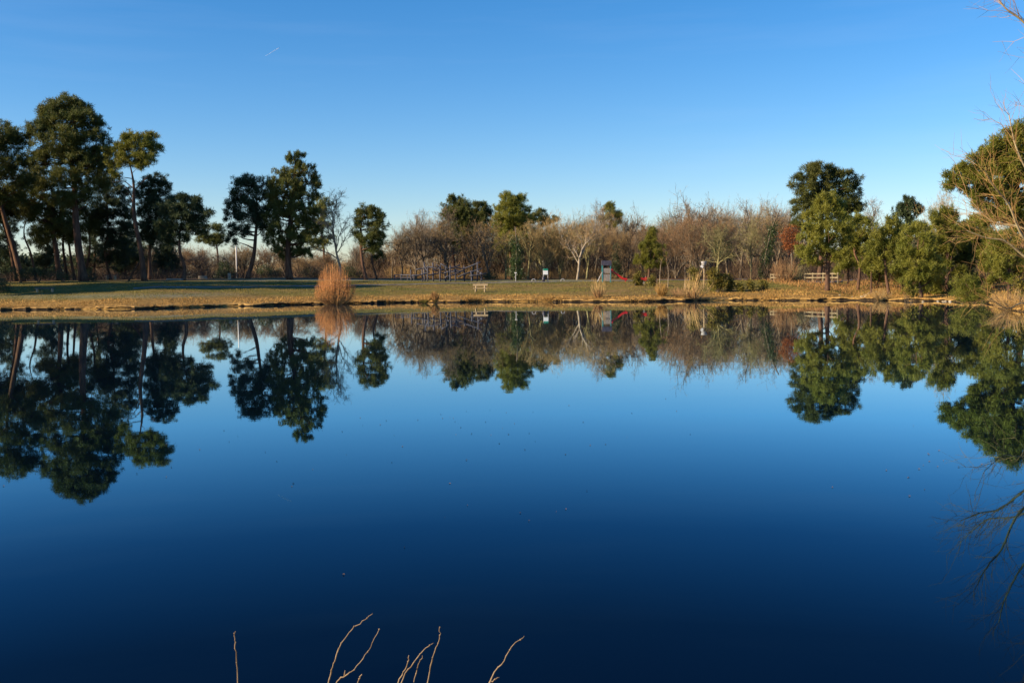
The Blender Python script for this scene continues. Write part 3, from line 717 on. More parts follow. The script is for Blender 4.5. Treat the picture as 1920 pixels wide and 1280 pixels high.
# ------------------------------------------------------------------ bare trees
def grow_tree(seed, H, style):
    q = np.random.default_rng(seed)
    wood, twigs = MB(), MB()
    st = {'oak': dict(n=(9, 7, 6), ang=(45, 50, 48), ratio=(.62, .58, .55), first=.28, trunk=.62, r=.02, trop=.10),
          'tall': dict(n=(13, 6, 5), ang=(32, 38, 42), ratio=(.42, .55, .55), first=.3, trunk=.9, r=.014, trop=.25),
          'bush': dict(n=(9, 6, 5), ang=(26, 32, 38), ratio=(.8, .55, .5), first=.05, trunk=.55, r=.011, trop=.2)}[style]
    tb, td, tl, tw = [], [], [], []
    def grow(p, d, L_, r, lev):
        n = 5 if lev < 2 else 4
        pts = [p]; dd = d
        for i in range(n):
            dd = dd + q.normal(size=3) * (.10, .2, .26, .3)[lev] + np.array((0, 0, st['trop'] * (.6 if lev else .3)))
            dd = dd / np.linalg.norm(dd); pts.append(pts[-1] + dd * L_ / n)
        pts = np.array(pts)
        wood.tube(pts, np.linspace(r, r * (.35 if lev else .3), n + 1), (7, 5, 3, 3)[lev], False)
        if lev == 3:
            m = 9
            t = q.uniform(.15, 1, m)
            ii = np.minimum((t * n).astype(int), n - 1); fr = t * n - ii
            B = pts[ii] + (pts[ii + 1] - pts[ii]) * fr[:, None]
            D = dd + q.normal(size=(m, 3)) * .55 + np.array((0, 0, .15)); D /= np.linalg.norm(D, axis=1)[:, None]
            tb.append(B); td.append(D); tl.append(q.uniform(.5, 1.1, m) * H * .05); tw.append(np.full(m, .0019 * H))
            return
        N = st['n'][lev]
        for j in range(N):
            t = st['first'] + (1 - st['first']) * (j + q.random()) / N if lev == 0 else q.uniform(.25, 1)
            ii = min(int(t * n), n - 1); b = pts[ii] + (pts[ii + 1] - pts[ii]) * (t * n - ii)
            tdv = pts[ii + 1] - pts[ii]; tdv = tdv / np.linalg.norm(tdv)
            side = np.cross(tdv, q.normal(size=3)); side /= np.linalg.norm(side)
            a = R(st['ang'][lev]) * q.uniform(.65, 1.25)
            nd = tdv * math.cos(a) + side * math.sin(a)
            LL = L_ * st['ratio'][lev] * q.uniform(.7, 1.2) * (1.25 - .6 * t if lev == 0 else 1)
            grow(b, nd, LL, r * (.5 if lev == 0 else .55) * (1.1 - .4 * t), lev + 1)
    if style == 'bush':
        for s_ in range(5):
            a = q.uniform(0, 6.28); lean = q.uniform(.1, .45)
            grow(np.array((math.cos(a) * .15, math.sin(a) * .15, -.2)), np.array((math.cos(a) * lean, math.sin(a) * lean, 1.0)) / math.hypot(1, lean), H * st['trunk'], H * st['r'], 0)
    else:
        grow(np.array((0, 0, -.25)), np.array((q.normal() * .04, q.normal() * .04, 1.0)), H * st['trunk'], H * st['r'], 0)
    B = np.concatenate(tb); D = np.concatenate(td); l = np.concatenate(tl); w = np.concatenate(tw)
    side = np.cross(D, q.normal(size=D.shape)); side /= np.linalg.norm(side, axis=1)[:, None] + 1e-9
    V = np.stack([B - side * w[:, None] / 2, B + side * w[:, None] / 2, B + D * l[:, None]], 1).reshape(-1, 3)
    twigs.add(V, np.arange(len(V)).reshape(-1, 3))
    allv = np.concatenate([np.concatenate(wood.v), V])
    return wood.mesh('limbs', BARK, True), twigs.mesh('twigs', TWIG[0]), np.percentile(allv[:, 2], 99.7), np.percentile(np.abs(allv[:, :2]), 98)

PROTO = {}
for st_, n_ in (('oak', 4), ('tall', 3), ('bush', 3)):
    PROTO[st_] = [grow_tree(100 + 17 * i + len(st_), 15.0, st_) for i in range(n_)]
count = {'oak': 0, 'tall': 0, 'bush': 0}

def bare(px, d, top, style, label, tw=0, bark=BARK, width=None, group=None, name='bare_tree', z=None, cat='tree', by=None):
    """copy of a prototype, standing on the ground at column px, reaching up to photo row top"""
    x = colx(px, d)
    g = gz(x, d)
    H = CAM_H + (horizon(px) - top) * d / F_PX - g
    H = max(H, .5)
    wm, tm, ph, pr = PROTO[style][count[style] % len(PROTO[style])]; count[style] += 1
    sz = H / ph
    if style == 'tall' and width: width *= 1.5
    sx = sz if width is None else (width * d / F_PX / 2) / pr
    o = thing(name, (x, d, g), label, cat, group, rng.uniform(0, 6.28))
    o.scale = (sx, sx, sz)
    for nm, me, mt in (('trunk', wm, bark), ('twigs', tm, TWIG[tw])):
        c = ob(nm, me, o)
        c.material_slots[0].link = 'OBJECT'; c.material_slots[0].material = mt
    return o

bare(638, 160, 356, 'tall', 'tall pale bare tree rising behind the copper bush', 2, BARK_PALE, 74)
bare(735, 172, 418, 'tall', 'slight bare tree in the gap right of the bent-trunked pine', 2, BARK, 44)
W = [(752, 172, 442, 'oak', 0, 60, 'low brown oak at the left end of the winter wood'),
     (780, 170, 425, 'oak', 0, 70, 'round bare oak just left of the climbing frame'),
     (803, 174, 393, 'tall', 2, 64, 'tall grey-topped tree above the left end of the climbing frame'),
     (833, 176, 388, 'tall', 2, 60, 'tall grey-topped tree left of the pointed dark pine'),
     (842, 168, 430, 'oak', 0, 66, 'dark-stemmed bare tree above the middle of the climbing frame'),
     (885, 172, 425, 'oak', 0, 70, 'tangled bare tree above the right part of the climbing frame'),
     (919, 166, 418, 'oak', 0, 76, 'bare tree with a forked trunk right of the climbing frame'),
     (948, 174, 440, 'oak', 1, 60, 'bare tree beside the ivy-clad stump behind the bench'),
     (990, 172, 428, 'oak', 1, 74, 'lichen-tan bare tree left of the notice board'),
     (1020, 170, 425, 'bush', 1, 70, 'many-stemmed bare tree right behind the notice board'),
     (1050, 172, 415, 'bush', 1, 70, 'tan bare tree between notice board and slide'),
     (1082, 160, 392, 'tall', 1, 76, 'golden-tan tall birch left of the slide tower, pale split trunk'),
     (1112, 178, 378, 'tall', 2, 64, 'grey bare treetop left of the small tufted pine'),
     (1100, 168, 425, 'oak', 1, 70, 'tan bare tree directly left of the slide tower'),
     (1140, 172, 435, 'oak', 0, 70, 'brown bare tree directly behind the slide tower'),
     (1178, 180, 386, 'oak', 2, 62, 'grey bare treetop right of the small tufted pine'),
     (1172, 168, 438, 'bush', 0, 66, 'brown many-stemmed tree behind the red slide'),
     (1205, 176, 436, 'oak', 0, 64, 'brown bare tree behind the lone young pine'),
     (1246, 172, 432, 'oak', 0, 66, 'brown bare tree right of the lone young pine'),
     (1268, 164, 425, 'bush', 3, 70, 'reddish twiggy tree behind the thin saplings'),
     (1290, 170, 356, 'oak', 2, 92, 'tallest grey bare tree of the wood, standing clear against the sky'),
     (1330, 176, 372, 'oak', 2, 80, 'tall grey bare tree right of the tallest one'),
     (1312, 160, 412, 'bush', 3, 80, 'reddish-brown dome of twigs below the tallest grey tree'),
     (1362, 168, 398, 'bush', 0, 80, 'brown bare tree behind the lichen-covered oak'),
     (1388, 158, 374, 'oak', 2, 84, 'grey spreading tree right of the lichen-covered oak'),
     (1408, 150, 400, 'oak', 4, 80, 'mossy bare tree left of the ivy-clad trunk'),
     (1452, 156, 370, 'oak', 2, 84, 'grey bare tree behind the ivy-clad leaning trunk'),
     (1440, 150, 415, 'oak', 0, 76, 'brown bare tree left of the russet-leaved oak'),
     (1482, 160, 392, 'oak', 0, 66, 'brown bare tree between russet oak and round-headed pine'),
     (1632, 152, 372, 'tall', 2, 60, 'grey bare tree right of the round-headed pine'),
     (1655, 150, 402, 'oak', 3, 60, 'brown bare tree behind the forked young pine'),
     (1748, 134, 398, 'oak', 0, 70, 'brown bare tree left of the brown rounded tree on the right'),
     (1762, 126, 358, 'bush', 1, 90, 'brown rounded bare tree under the huge right-hand pine'),
     (1345, 146, 422, 'oak', 4, 96, 'lichen-covered spreading oak behind the grey hopper on a post')]
for (px, d, top, st_, tw, w, lab) in W:
    if top > 400 and px < 1500: top -= 16; w *= 1.1
    bare(px, d, top, st_, lab, tw, BARK_LICHEN if tw in (1, 4) and 'birch' not in lab else (BARK_PALE if 'birch' in lab else BARK), w)
# deeper rows of the wood
for i in range(46):
    px = 745 + 17.0 * i + rng.uniform(-6, 6)
    if px > 1500: break
    d = rng.uniform(184, 215)
    top = np.interp(px, [740, 800, 900, 1000, 1100, 1200, 1300, 1400, 1500], [438, 404, 408, 408, 396, 408, 382, 378, 384]) + rng.uniform(-6, 16)
    bare(px, d, top, ['oak', 'bush'][i % 2], 'brown bare tree deep in the winter wood behind the front row', [1, 4, 3, 2, 0][i % 5], BARK_PALE if i % 3 == 0 else BARK, rng.uniform(58, 78), 'bare trees in the depth of the wood')
for i in range(12):
    px = 1510 + 34 * i + rng.uniform(-8, 8); d = rng.uniform(150, 175)
    bare(px, d, rng.uniform(440, 465), ['oak', 'bush'][i % 2], 'dark bare tree in the shade behind the right-bank pines', [0, 3][i % 2], BARK, rng.uniform(56, 76), 'bare trees behind the right-bank pines')
for i in range(30):
    px = 150 + 20 * i + rng.uniform(-14, 14); d = rng.uniform(185, 230)
    bare(px, d, rng.uniform(446, 490), ['bush', 'oak'][i % 2], 'low bare thicket tree far behind the left groves', [3, 0, 2][i % 3], BARK, rng.uniform(50, 80), 'low bare trees behind the left groves')

# leafy clumps on trunks and shrubs
def leafy(name, label, cat, d, ells, mtl, leaf=.16, per=60, stem=None, bark=BARK, group=None, up=.2, clump=.4, base=None):
    x0, y0 = base if base is not None else (ells[-1][0], None)
    X = colx(x0, d); g = gz(X, d); org = np.array((X, d, g))
    fo = MB(); k = F_PX / d
    st = MB()
    for (cx, cy, rx, ry) in ells:
        c = at(cx, cy, d); a, h = rx / k, ry / k
        nc = max(6, int(4 * math.pi * (a * a + 2 * a * h) / 3 / .35))
        C = c + unit(nc) * (rng.uniform(.3, 1, nc) ** .5)[:, None] * np.array((a, a * .9, h))
        C[:, 2] = np.maximum(C[:, 2], g + .1)
        n = nc * per
        dr = unit(n); dr[:, 2] += up; dr /= np.linalg.norm(dr, axis=1)[:, None]
        B = np.repeat(C, per, 0) + rng.normal(size=(n, 3)) * clump * .5
        B[:, 2] = np.maximum(B[:, 2], g + .02)
        fo.leaves(B, dr, rng.uniform(.6, 1.2, n) * leaf, leaf * .5)
        for q in range(0, nc, max(1, nc // 5)):
            s0 = org + np.array((rng.normal() * .08, rng.normal() * .08, -.1))
            if stem is None: st.tube([s0, (s0 + C[q]) / 2 + rng.normal(size=3) * .08, C[q]], [.035, .025, .01], 4, False)
    if stem is not None:
        Q = [at(x, y, d) for x, y in stem[0]]; Q[0][2] = gz(Q[0][0], Q[0][1]) - .2
        Q = smooth_path(Q, 4); st.tube(Q, np.linspace(stem[1], stem[1] * .3, len(Q)), 7)
    o = thing(name, org, label, cat, group)
    part('trunk' if stem else 'stems', st, bark, o, True, org)
    part('crown', fo, mtl, o, False, org)
    return o
leafy('ivy_clad_tree', 'trunk smothered in dark ivy behind and right of the wooden bench', 'tree', 160, [(963, 455, 9, 10), (970, 472, 11, 12), (968, 490, 13, 12), (966, 506, 15, 12), (972, 516, 12, 8)], IVY, .22, 26, (((968, 523), (969, 470), (966, 425)), .22), clump=.6)
leafy('ivy_clad_tree', 'leaning trunk wrapped in dark ivy left of the russet oak', 'tree', 146, [(1450, 425, 8, 9), (1447, 442, 9, 11), (1443, 460, 9, 11), (1438, 478, 10, 12), (1434, 496, 11, 12), (1431, 512, 10, 10)], IVY, .22, 26, (((1430, 523), (1436, 480), (1447, 430), (1462, 395)), .22), clump=.5)
leafy('ivy_clad_tree', 'green mossy ivy crown inside the lichen-covered oak', 'tree', 148, [(1350, 450, 12, 8), (1360, 462, 12, 9), (1345, 470, 13, 8), (1362, 478, 9, 8)], IVY, .2, 14, (((1365, 522), (1362, 495), (1352, 450)), .18), clump=.7)
leafy('russet_oak', 'oak still holding russet-brown leaves left of the round-headed pine', 'tree', 138, [(1484, 430, 12, 8), (1474, 444, 11, 8), (1490, 446, 13, 9), (1480, 460, 13, 8), (1495, 465, 12, 8)], RUSSET, .2, 22, (((1486, 523), (1485, 480), (1484, 425)), .14), clump=.6)
leafy('dark_conifer', 'narrow dark fir in the shade right of the slide tower', 'tree', 166, [(1156, 463, 4, 7), (1157, 478, 7, 9), (1157, 494, 9, 10), (1158, 509, 10, 9)], PINE_BLUE, .25, 20, (((1157, 522), (1157, 490), (1156, 460)), .1), clump=.5)
# gorse and low evergreen bushes
G = [(1191, 128, [(1191, 522, 5, 6), (1193, 530, 6, 6)], 'narrow yellowish gorse bush, leftmost on the right half of the lawn'),
     (1201, 128, [(1197, 516, 4, 7), (1198, 526, 6, 8), (1197, 534, 7, 4)], 'upright gorse bush in front of the red spring rider'),
     (1221, 127, [(1222, 523, 7, 7), (1223, 531, 9, 6)], 'rounded gorse bush right of the red spring rider'),
     (1303, 119, [(1300, 508, 8, 7), (1304, 516, 9, 8), (1304, 526, 9, 8), (1302, 536, 8, 6)], 'tall gorse bush left of the grey hopper post'),
     (1345, 117, [(1338, 512, 11, 8), (1352, 518, 10, 8), (1340, 526, 14, 9), (1356, 532, 10, 8), (1340, 538, 13, 6)], 'largest dark gorse bush right of the grey hopper post'),
     (1368, 118, [(1366, 522, 8, 8), (1370, 532, 8, 8), (1366, 540, 9, 5)], 'gorse bush on the right flank of the largest gorse'),
     (1388, 117, [(1387, 535, 8, 6), (1388, 541, 9, 5)], 'low gorse bush left of the shaded hollow'),
     (1412, 117, [(1410, 533, 8, 6), (1412, 541, 9, 5)], 'low gorse bush, second from the right in its row'),
     (1430, 118, [(1430, 532, 8, 6), (1431, 540, 8, 6)], 'rightmost gorse bush, casting a long shadow on the bank'),
     (1700, 97, [(1700, 548, 8, 6), (1712, 552, 8, 5)], 'yellow-green gorse at the foot of the dense bushy pine'),
     (1842, 89, [(1848, 545, 9, 7), (1842, 556, 9, 6)], 'dark low bush right of the little pine bush'),
     (1915, 80, [(1912, 545, 12, 10), (1920, 530, 14, 10)], 'yellowish broom bush at the right edge')]
for x, d, e, lab in G:
    leafy('gorse_bush', lab, 'bush', d, e, GORSE, .2, 44, clump=.36, up=.6, base=(x, 0), group=None)
D_ = [(5, 122, [(2, 532, 14, 8), (-12, 528, 20, 14), (8, 543, 12, 6)], 'dark bush at the left edge on the near lawn'),
      (38, 146, [(30, 512, 14, 9), (48, 515, 12, 8)], 'dark undergrowth bush below the leaning left-edge pine'),
      (72, 146, [(65, 510, 14, 9), (85, 513, 14, 9)], 'dark undergrowth bush left of the dark-trunked pine'),
      (118, 147, [(112, 516, 10, 7), (126, 518, 9, 6)], 'low dark bush between the two biggest left trunks'),
      (175, 148, [(170, 516, 7, 8), (176, 521, 6, 5)], 'small dark bush at the foot of the tallest pine'),
      (425, 176, [(420, 505, 13, 14), (432, 512, 14, 10), (412, 515, 12, 8)], 'broad green bush behind the pale marker block'),
      (505, 178, [(495, 508, 14, 11), (515, 512, 14, 9)], 'dark bush between the round pine and the tall cone-shaped pine'),
      (590, 178, [(580, 512, 16, 9), (600, 514, 14, 8)], 'dark bush behind the copper willow bush, left side'),
      (660, 176, [(655, 510, 14, 10), (668, 514, 12, 8)], 'dark bush behind the copper willow bush, right side'),
      (912, 164, [(915, 518, 12, 5), (925, 520, 10, 4)], 'low dark bramble mound right of the climbing frame'),
      (1782, 104, [(1775, 530, 12, 9), (1790, 535, 12, 9), (1785, 545, 10, 6)], 'dark shaded bush below the deep green pine')]
for x, d, e, lab in D_:
    leafy('dark_bush', lab, 'bush', d, e, IVY if d > 160 else PINE_BLUE, .18, 24, clump=.5, up=.3, base=(x, 0))

# ------------------------------------------------------------------ shore shrubs
def fan_shrub(name, label, px, d, H, W_, n, mt_low, mt_top, r=.012, twig=6, group=None, lean=(0, 0), tw_len=.3, root=.12, dome=.85, tangle=.45):
    X = colx(px, d); g = max(gz(X, d), .1); org = np.array((X, d, g))
    lo, hi = MB(), MB()
    for i in range(n):
        a = rng.uniform(0, 6.28); u = rng.random() ** .5
        out = np.array((math.cos(a) * u * W_, math.sin(a) * u * W_ * .8, 0))
        h = H * math.sqrt(max(.05, 1 - (u * dome) ** 2)) * rng.uniform(.66, 1.06)
        p0 = org + out * root + (0, 0, -.1)
        tip = org + out + np.array((lean[0], lean[1], h))
        mid = org + out * (.62 + .55 * root) + np.array((rng.normal() * .08, rng.normal() * .08, h * .42))
        P = smooth_path([p0, mid, tip], 4)
        s_ = 4
        lo.tube(P[:s_ + 1], np.linspace(r * 2.0, r * 1.2, s_ + 1), 4, False)
        hi.tube(P[s_:], np.linspace(r * 1.2, r * .5, len(P) - s_), 3, False)
        m = twig
        t = rng.integers(2, len(P) - 1, m)
        B = P[t]; D = (P[np.minimum(t + 1, len(P) - 1)] - P[t - 1]); D /= np.linalg.norm(D, axis=1)[:, None]
        D = D + rng.normal(size=(m, 3)) * tangle + np.array((0, 0, .25)); D /= np.linalg.norm(D, axis=1)[:, None]
        k = t >= 4
        if k.any(): hi.blades(B[k], D[k], rng.uniform(.5, 1.2, k.sum()) * tw_len * H, r * 1.6)
        if (~k).any(): lo.blades(B[~k], D[~k], rng.uniform(.5, 1.2, (~k).sum()) * tw_len * H * .8, r * 1.6)
    o = thing(name, org, label, 'shrub', group)
    part('stems', lo, mt_low, o, False, org); part('shoots', hi, mt_top, o, False, org)
    return o
fan_shrub('willow_bush', 'round copper-orange leafless willow bush at the water edge', 628, 112.5, 4.7, 2.55, 330, WILLOW_OLD, WILLOW_BUSH, .011, 14, tw_len=.13, root=.42, dome=.985, tangle=.8)
fan_shrub('bare_shrub', 'pale leafless shrub at the water edge in front of the slide', 1122, 112.5, 2.8, 1.1, 46, WILLOW_OLD, TWIG[1], .014, 6, tw_len=.22)
fan_shrub('bare_shrub', 'leafless sprawling shrub at the water edge below the grey hopper', 1303, 110, 3.3, 1.9, 40, WILLOW_OLD, TWIG[1], .018, 8, tw_len=.25, lean=(.5, 0))
fan_shrub('bare_shrub', 'low brown twiggy shrub left of the sprawling waterside shrub', 1275, 111, 1.4, 1.3, 60, TWIG[0], TWIG[3], .012, 8, tw_len=.3)
fan_shrub('reed_clump', 'pale clump of dry reeds at the water edge by the saplings', 1240, 113, 1.7, .9, 110, DRY, DRY, .012, 5, tw_len=.3)
fan_shrub('reed_clump', 'pointed tuft of rusty sedge at the water edge left of the bench', 815, 113, 1.35, .5, 90, DRY, DRY_RUST, .016, 6, tw_len=.4)
fan_shrub('reed_clump', 'low tuft of green-brown sedge left of the rusty tuft', 796, 113, .9, .9, 80, LAWN_BL, DRY, .014, 6, tw_len=.4)
fan_shrub('bare_shrub', 'pinkish-brown dome of twigs left of the footbridge rails', 1472, 133, 3.6, 2.0, 120, TWIG[3], TWIG[3], .013, 9, tw_len=.2)
fan_shrub('bare_shrub', 'greenish-grey twig shrub directly behind the footbridge rails', 1495, 134, 2.6, 1.8, 90, TWIG[4], TWIG[4], .013, 9, tw_len=.2)
fan_shrub('bare_shrub', 'tan brushy shrub at the feet of the young right-bank pines', 1650, 102, 1.3, 1.5, 80, TWIG[1], TWIG[0], .01, 8, tw_len=.3)
fan_shrub('bare_shrub', 'brown twig shrub at the right edge of the shore', 1895, 74, 1.6, 1.6, 80, TWIG[1], TWIG[0], .009, 8, tw_len=.3)
# thin saplings
for px, d, top, lab in ((1238, 121, 488, 'thin bare sapling on the lawn, left one of the pair by the gorse'), (1252, 120, 490, 'thin pale bare sapling, right one of the pair by the gorse'), (1284, 122, 500, 'thin reddish sapling left of the tall gorse'), (1232, 115, 522, 'short pale dead stake-like sapling behind the reed clump')):
    X = colx(px, d); g = gz(X, d); H = CAM_H + (horizon(px) - top) * d / F_PX - g
    org = np.array((X, d, g)); tr, tw_ = MB(), MB()
    P = smooth_path(org + np.array([(0, 0, -.1), (rng.normal() * .05, 0, H * .35), (rng.normal() * .08, 0, H * .7), (rng.normal() * .1, 0, H)]), 4)
    tr.tube(P, np.linspace(.055, .015, len(P)), 5)
    n = 60; t = rng.integers(len(P) // 3, len(P), n); D = unit(n) * .8; D[:, 2] = np.abs(D[:, 2]) + .5; D /= np.linalg.norm(D, axis=1)[:, None]
    tw_.blades(P[t], D, rng.uniform(.2, .7, n), .018)
    o = thing('sapling', org, lab, 'sapling'); part('trunk', tr, BARK_PALE, o, True, org); part('twigs', tw_, TWIG[3], o, False, org)

# uncountable brush under the woods, and the far wood
def brush(name, label, n, xr, srange, h, mtl, w=.035, frac=1.0):
    X = rng.uniform(*xr, n); Y = rng.uniform(95, 250, n); s = shore_dist(X, Y)
    hh = np.clip(.5 + .55 * vnoise(X, Y, .5, 41) + .6 * vnoise(X, Y, .13, 43), 0, 1.3)
    k = (s > srange[0] + 3 * vnoise(X, Y, .4, 42)) & (s < srange[1]) & (hh > .2) & (np.abs(X / Y) < .56)
    X, Y, hh = X[k], Y[k], hh[k]; q = len(X)
    D = unit(q) * .55; D[:, 2] = np.abs(D[:, 2]) + .5; D /= np.linalg.norm(D, axis=1)[:, None]
    z = ground(X, Y) + rng.random(q) ** 1.5 * h * hh * .8
    mb = MB(); mb.blades(np.stack([X, Y, z - .05], 1), D, rng.uniform(.4, 1.0, q) * h * .6 * (.5 + hh), w)
    tag(ob(name, mb.mesh(name, mtl)), label, None, None, 'stuff')
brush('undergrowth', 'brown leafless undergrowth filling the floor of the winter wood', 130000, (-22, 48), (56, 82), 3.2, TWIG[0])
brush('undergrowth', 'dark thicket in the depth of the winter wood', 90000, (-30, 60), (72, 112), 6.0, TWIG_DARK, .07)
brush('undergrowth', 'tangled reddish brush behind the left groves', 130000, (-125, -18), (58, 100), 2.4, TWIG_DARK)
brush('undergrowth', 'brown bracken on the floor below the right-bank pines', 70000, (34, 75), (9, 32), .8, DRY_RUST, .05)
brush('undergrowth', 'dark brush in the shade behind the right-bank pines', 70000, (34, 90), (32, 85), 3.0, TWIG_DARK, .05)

def far_wood():
    fo, tw_ = MB(), MB()
    def mass(px0, px1, d, tops, mb, n, dark):
        px = rng.uniform(px0, px1, n); t = np.interp(px, *tops)
        D_ = rng.uniform(d, d + 35, n)
        X = (px - 960) / F_PX * D_
        top = CAM_H + (HORIZON - ROLL * (px - 960) - t) * D_ / F_PX
        clump = np.clip(.68 + .3 * vnoise(X, D_, .35, 51) + .3 * vnoise(X, D_, .11, 52), .2, 1.1)
        z = 1.6 + (top - 1.6) * clump * rng.random(n) ** .6
        dr = unit(n); dr[:, 2] += .5; dr /= np.linalg.norm(dr, axis=1)[:, None]
        if dark: mb.leaves(np.stack([X, D_, z], 1), dr, rng.uniform(.6, 1.2, n), .5)
        else: mb.blades(np.stack([X, D_, z], 1), dr, rng.uniform(1.0, 2.4, n), .07)
    mass(-200, 340, 245, ([-200, 0, 60, 150, 230, 300, 340], [430, 445, 455, 458, 470, 485, 490]), fo, 26000, True)
    mass(1480, 2100, 200, ([1480, 1700, 1800, 2100], [470, 440, 420, 400]), fo, 30000, True)
    mass(330, 760, 260, ([330, 400, 480, 620, 700, 760], [466, 474, 476, 474, 468, 458]), tw_, 30000, False)
    mass(730, 1520, 235, ([730, 800, 1000, 1100, 1300, 1520], [460, 425, 428, 418, 412, 415]), tw_, 60000, False)
    tag(ob('far_wood', fo.mesh('far_wood', PINE_BLUE)), 'far dark pine wood closing the view behind the left grove', None, None, 'stuff')
    tag(ob('far_wood', tw_.mesh('far_wood', TWIG[0])), 'far leafless wood behind the lawn', None, None, 'stuff')
far_wood()

# ------------------------------------------------------------------ waterside tree on the near right
def near_willow():
    d = 28
    base = at(2100, 660, d); base[2] = gz(base[0], d); org = base
    tr, lb, tw_ = MB(), MB(), MB()
    T = [at(x, y, d) for x, y in [(2100, 660), (2092, 560), (2084, 420), (2076, 280), (2066, 130), (2056, -20), (2050, -120)]]
    T[0] = base - np.array((0, 0, .3))
    Tp = smooth_path(T, 4); tr.tube(Tp, np.linspace(.2, .03, len(Tp)), 9)
    limbs = [([(2094, 600), (1985, 530), (1920, 480), (1885, 452), (1850, 446), (1812, 432)], .055, 0),
             ([(2090, 540), (1970, 478), (1920, 447), (1892, 385), (1864, 350), (1846, 318)], .05, -.6),
             ([(2085, 470), (1990, 400), (1935, 335), (1905, 275), (1892, 216)], .05, .5),
             ([(2070, 200), (1985, 110), (1920, 42), (1888, 18), (1868, -6)], .05, 0),
             ([(2097, 610), (1990, 580), (1920, 568), (1888, 578), (1852, 556)], .03, -1.2),
             ([(2088, 500), (1990, 460), (1910, 425), (1860, 415), (1815, 370)], .04, 1.0),
             ([(2080, 380), (2020, 330), (1985, 280), (1965, 240), (1950, 160)], .04, -.9),
             ([(2075, 260), (2030, 150), (2000, 60), (1980, -20), (1965, -80)], .045, .8)]
    for pts, r, dy in limbs:
        Q = []
        for i, (x, y) in enumerate(pts):
            f = i / (len(pts) - 1)
            Q.append(at(x, y, d + dy * 1.6 * f))
        Q = smooth_path(Q, 5); lb.tube(Q, np.linspace(r, r * .25, len(Q)), 5, False)
        for j in range(5, len(Q), 1):
            for rep in range(1 if j % 2 else 2):
                tdir = Q[min(j + 1, len(Q) - 1)] - Q[j - 1]; tdir /= np.linalg.norm(tdir)
                dd = tdir + rng.normal(size=3) * .55 + np.array((-.1, 0, .12)); dd /= np.linalg.norm(dd)
                p = [Q[j]]; L_ = rng.uniform(.5, 1.5)
                for q in range(4):
                    dd = dd + rng.normal(size=3) * .16 + np.array((0, 0, .03)); dd /= np.linalg.norm(dd); p.append(p[-1] + dd * L_ / 4)
                p = np.array(p); tw_.tube(p, np.linspace(.007, .003, 5), 3, False)
                for q in range(4):
                    b = p[rng.integers(1, 5)]; d2 = dd + rng.normal(size=3) * .6 + np.array((0, 0, .05)); d2 /= np.linalg.norm(d2)
                    L2 = rng.uniform(.25, .8); d3 = d2 + rng.normal(size=3) * .25; d3 /= np.linalg.norm(d3)
                    tw_.tube(np.array([b, b + d2 * L2 * .5, b + d2 * L2 * .5 + d3 * L2 * .5]), [.004, .003, .0015], 3, False)
    o = thing('bare_tree', org, 'leafless willow with orange twigs reaching in from the right edge over the water', 'tree')
    part('trunk', tr, WILLOW_LIMB, o, True, org); part('limbs', lb, WILLOW_LIMB, o, True, org); part('twigs', tw_, WILLOW_TWIG, o, False, org)
near_willow()

# ------------------------------------------------------------------ park furniture
def rotz(a):
    return np.array(((math.cos(a), -math.sin(a), 0), (math.sin(a), math.cos(a), 0), (0, 0, 1)))
def roty(a):
    return np.array(((math.cos(a), 0, math.sin(a)), (0, 1, 0), (-math.sin(a), 0, math.cos(a))))
def rotx(a):
    return np.array(((1, 0, 0), (0, math.cos(a), -math.sin(a)), (0, math.sin(a), math.cos(a))))

def bench():
    p = hit(900.5, 547.5)
    o = thing('park_bench', p, 'pale wooden park bench with backrest on the grass by the pond', 'bench', None, R(-3))
    for s in (-1, 1):
        mb = MB(); mb.tube([(s * .56, .18, -.15), (s * .54, .2, .5), (s * .53, .26, 1.0)], [.095, .09, .08], 8)
        part('leg', mb, WOOD_PALE, o, True)
        mb = MB(); mb.tube([(s * .58, -.12, -.1), (s * .57, -.12, .44)], [.095, .09], 8); part('leg', mb, WOOD_PALE, o, True)
    mb = MB(); mb.box((0, -.03, .47), (1.85, .42, .09)); part('seat', mb, WOOD_PALE, o)
    mb = MB(); mb.box((0, .19, .9), (1.85, .07, .24)); part('backrest', mb, WOOD_PALE, o)
bench()
def low_bench(px, py, label, w, h, mtop, mleg):
    p = hit(px, py)
    o = thing('park_bench', p, label, 'bench')
    for s in (-1, 1):
        mb = MB(); mb.box((s * w * .4, 0, h / 2 - .1), (.2, .34, h + .1), None, .04); part('leg', mb, mleg, o)
    mb = MB(); mb.box((0, 0, h), (w, .4, .09), None, .03); part('seat', mb, mtop, o)
low_bench(84, 547.5, 'low backless bench on two stout posts on the left lawn', 2.3, .46, WOOD_BLUE, WOOD_PALE)

def pic_table():
    d = 158; x = colx(208, d); p = (x, d, gz(x, d))
    o = thing('picnic_table', p, 'small picnic table with pale legs under the S-trunked pine', 'table')
    mb = MB(); mb.box((0, 0, .74), (1.8, .75, .08), None, .03); part('table_top', mb, WOOD_BLUE, o)
    for s in (-1, 1):
        mb = MB(); mb.box((s * .62, 0, .33), (.24, .6, .75), None, .03); part('leg', mb, WOOD_PALE, o)
        mb = MB(); mb.box((0, s * .72, .42), (1.8, .28, .06), None, .02); part('seat', mb, WOOD_BLUE, o)
        mb = MB(); mb.box((s * .62, 0, .35), (.1, 1.5, .07)); part('cross_beam', mb, WOOD_PALE, o)
pic_table()

